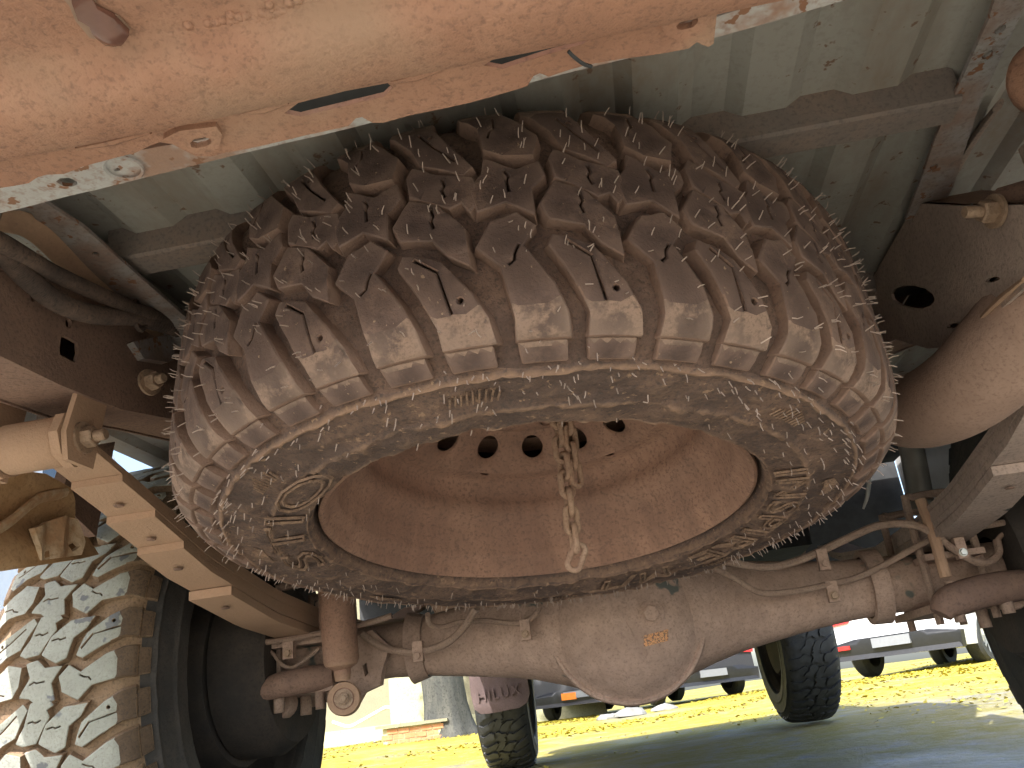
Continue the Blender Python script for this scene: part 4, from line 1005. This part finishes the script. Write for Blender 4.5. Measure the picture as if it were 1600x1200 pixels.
tree_trunk(703, 1150, 12.6, 66, 'thick grey tree trunk standing in front of the yellow wall')

def vehicle(name, label, cat, loc, rotz, prof, wins, W, wh, paint, rear=None, wr=.33):
    root = empty(name, loc, label=label, category=cat); root.rotation_euler = (0, 0, rotz)
    zmax = max(z for y, z in prof); y_lo = min(y for y, z in prof); y_hi = max(y for y, z in prof)
    def wd(y, z):
        t = sstep(.85, zmax, z) * .16 + .05 * sstep(y_hi - .7, y_hi, y) + .04 * sstep(y_lo + .5, y_lo, y) + .03 * sstep(.5, .2, z)
        return W / 2 * (1 - t)
    mb = MB(); mb.plate(prof, [oval(y, wr, wr * 1.14, wr * 1.14, 0, 24) for y in ()], lambda u, v, k: ((2 * k - 1) * wd(u, v), u, v), step=.12); mb.build('body', paint, root, smooth=30)
    for wpoly in wins:
        for s_ in (-1, 1):
            mb = MB(); mb.plate(wpoly, [], lambda u, v, k: (s_ * (wd(u, v) + .004 * k - .01 * (1 - k)), u, v), step=.15); mb.build('window', 'glass', root)
    for y in wh:
        for s_ in (-1, 1):
            r0 = empty('wheel', (s_ * (W / 2 - .10), y, wr), root)
            mb = MB(); mb.lathe([(wr * .62, -.10), (wr * .9, -.105), (wr, -.07), (wr, .07), (wr * .9, .105), (wr * .62, .10), (wr * .62, -.10)], 36, axis=(1, 0, 0)); mb.build('tire', 'rubber', r0)
            mb = MB(); mb.lathe([(wr * .62, .095), (wr * .58, .06), (wr * .55, .05)], 30, axis=(s_, 0, 0))
            for k in range(10):
                a = 2 * pi * k / 10; c_, q_ = cos(a), sin(a)
                mb.add([(s_ * (.085), c_ * .05 - q_ * .03, q_ * .05 + c_ * .03), (s_ * .085, c_ * .05 + q_ * .03, q_ * .05 - c_ * .03), (s_ * .095, c_ * wr * .6 + q_ * .018, q_ * wr * .6 - c_ * .018), (s_ * .095, c_ * wr * .6 - q_ * .018, q_ * wr * .6 + c_ * .018)], [(0, 1, 2, 3)])
            mb.build('rim', 'alloy', r0, smooth=0)
            mb = MB(); mb.lathe([(wr * .6, .055), (.0001, .055)], 24, axis=(s_, 0, 0)); mb.build('brake', 'plastic', r0)
            mb = MB(); ring = [(wr * 1.16 * cos(a), wr * 1.16 * sin(a)) for a in [pi * k / 14 - .12 for k in range(15)]]
            mb.tube([(s_ * .03, a, b_) for a, b_ in ring], .035, 6, sub=0); mb.build('arch_trim', 'plastic', r0)
    if rear:
        for nm, mt, poly, dep in rear:
            mb = MB(); q = [(x, z) for x, z in poly]
            mb.plate(q, [], lambda u, v, k: (u, y_lo_at(prof, v) - dep * k + .06 * (1 - k), v), step=.12); mb.build(nm, mt, root, smooth=30)
    return root
def y_lo_at(prof, z):
    best = 9
    for (y0, z0), (y1, z1) in zip(prof, prof[1:] + prof[:1]):
        if min(z0, z1) <= z <= max(z0, z1) and abs(z1 - z0) > 1e-6:
            best = min(best, y0 + (y1 - y0) * (z - z0) / (z1 - z0))
    return best if best < 9 else min(y for y, z in prof)
suv = [(0, .32), (.02, .62), (.06, .95), (.10, 1.05), (.32, 1.52), (.55, 1.60), (1.9, 1.62), (2.4, 1.50), (3.05, 1.08), (3.9, .98), (4.15, .82), (4.2, .4), (4.1, .26), (.1, .26)]
suvw = [[(.62, 1.08), (.72, 1.45), (1.45, 1.52), (1.5, 1.08)], [(1.58, 1.08), (1.55, 1.52), (2.05, 1.50), (2.75, 1.10)]]
def tl(s_): return [(s_ * .90, .84), (s_ * .44, .90), (s_ * .56, .72), (s_ * .88, .70)]
rear_suv = [('tail_light', 'red', tl(-1), .03), ('tail_light', 'red', tl(1), .03), ('rear_bumper', 'plastic', [(-.88, .24), (.88, .24), (.90, .44), (.5, .50), (-.5, .50), (-.90, .44)], .05), ('number_plate', 'platem', [(-.26, .36), (.26, .36), (.26, .48), (-.26, .48)], .07),
            ('reflector', 'red', [(-.86, .38), (-.58, .38), (-.58, .43), (-.86, .43)], .065), ('rear_window', 'glass', [(-.66, 1.10), (.66, 1.10), (.58, 1.44), (-.58, 1.44)], .01)]
cpos = at(1408, 1052, 'Y', 10.6)
vehicle('parked_hatchback', 'white car with red tail light and black rear bumper beyond the right front wheel', 'car', (cpos.x, 10.6, gz(cpos.x, 10.6)), radians(-40), suv, suvw, 1.78, (.78, 3.3), 'white', rear_suv)
dpos = at(1120, 1088, 'Y', 14.5)
vehicle('parked_car', 'dark car parked behind the axle beyond the white car', 'car', (dpos.x, 14.5, gz(dpos.x, 14.5)), radians(24), suv, suvw, 1.78, (.78, 3.3), 'darkpaint', rear_suv)
epos = at(905, 1100, 'Y', 15.0)
vehicle('parked_car', 'dark car with an orange light between the mud flap and the axle', 'car', (epos.x, 15.0, gz(epos.x, 15)), radians(-12), suv, suvw, 1.78, (.78, 3.3), 'darkpaint', rear_suv[2:4] + [('tail_light', 'orange', [(-.30, .34), (-.02, .34), (-.02, .46), (-.30, .46)], .08)])
van = [(0, .34), (0, 1.0), (.06, 2.15), (.2, 2.28), (3.2, 2.30), (3.5, 2.2), (4.35, 1.22), (4.75, 1.05), (4.85, .5), (4.8, .3), (.1, .28)]
vanw = [[(.4, 1.28), (.42, 2.0), (1.6, 2.02), (1.6, 1.28)], [(1.72, 1.28), (1.72, 2.02), (2.7, 2.04), (2.7, 1.28)], [(2.82, 1.28), (2.82, 2.04), (3.35, 2.02), (4.0, 1.28)]]
vehicle('parked_van', 'white van glimpsed through the left wheel arch', 'van', (-3.9, -.2, gz(-3.9, 1)), radians(2), van, vanw, 1.9, (.9, 3.9), 'white', None, .35)
# pale stones under the yard's far edge
for i, (x, y, Y, s_) in enumerate(((985, 1098, 11, .16), (950, 1102, 11.3, .12), (1038, 1092, 11.6, .13))):
    p = at(x, y, 'Y', Y); mb = MB(); vs = []
    mb.lathe([(.0001, 0), (.6, .05), (1, .25), (.95, .5), (.6, .85), (.25, 1), (.0001, 1.02)], 14, fn=lambda p_, r, h, a, i=i: Vector((p_.x * 1.5, p_.y, p_.z * .8)) * (1 + .22 * fbm((p_.x + i * 5, p_.y, p_.z), 1.3, 3)))
    o = mb.build('stone', 'stone', None, smooth=25, label=('pale stone below the differential on the petals', 'smaller pale stone left of the differential base', 'pale stone right of the differential base')[i], category='stone'); o.scale = (s_, s_, s_); o.location = (p.x, Y, gz(p.x, Y) - .02)
# bush behind the van
def bush_at(loc, rad, n_, label, mts, seed):
    root = empty('bush', loc, label=label, category='bush'); rc = random.Random(seed)
    for nm, mt, cnt in mts:
        mb = MB()
        for k in range(cnt):
            v = Vector((rc.gauss(0, 1), rc.gauss(0, 1), abs(rc.gauss(0, 1)))).normalized() * rc.uniform(.3, 1) ** .5 * rad
            c_ = Vector((v.x, v.y, v.z * 1.3)); a = rc.random() * 6.28; s_ = rc.uniform(.06, .12); d1 = Vector((cos(a), sin(a), rc.uniform(-.6, .6))) * s_; d2 = d1.orthogonal().normalized() * s_ * .55
            mb.add([c_ - d1, c_ + d2, c_ + d1, c_ - d2], [(0, 1, 2, 3)])
        mb.build(nm, mt, root, smooth=0, recalc=False)
    mb = MB()
    for k in range(7): a = k * .9; mb.tube([(0, 0, -.05), (cos(a) * rad * .3, sin(a) * rad * .3, rad * .5), (cos(a) * rad * .6, sin(a) * rad * .6, rad * .9)], [.05, .03, .015], 6)
    mb.build('stem', 'bark', root)
bush_at((-7.4, 7.0, gz(-5, 7)), 2.8, 0, 'tall green bush with pink blossom behind the white van', [('foliage', 'leaf', 3200), ('blossom', 'pinkleaf', 500)], 8)
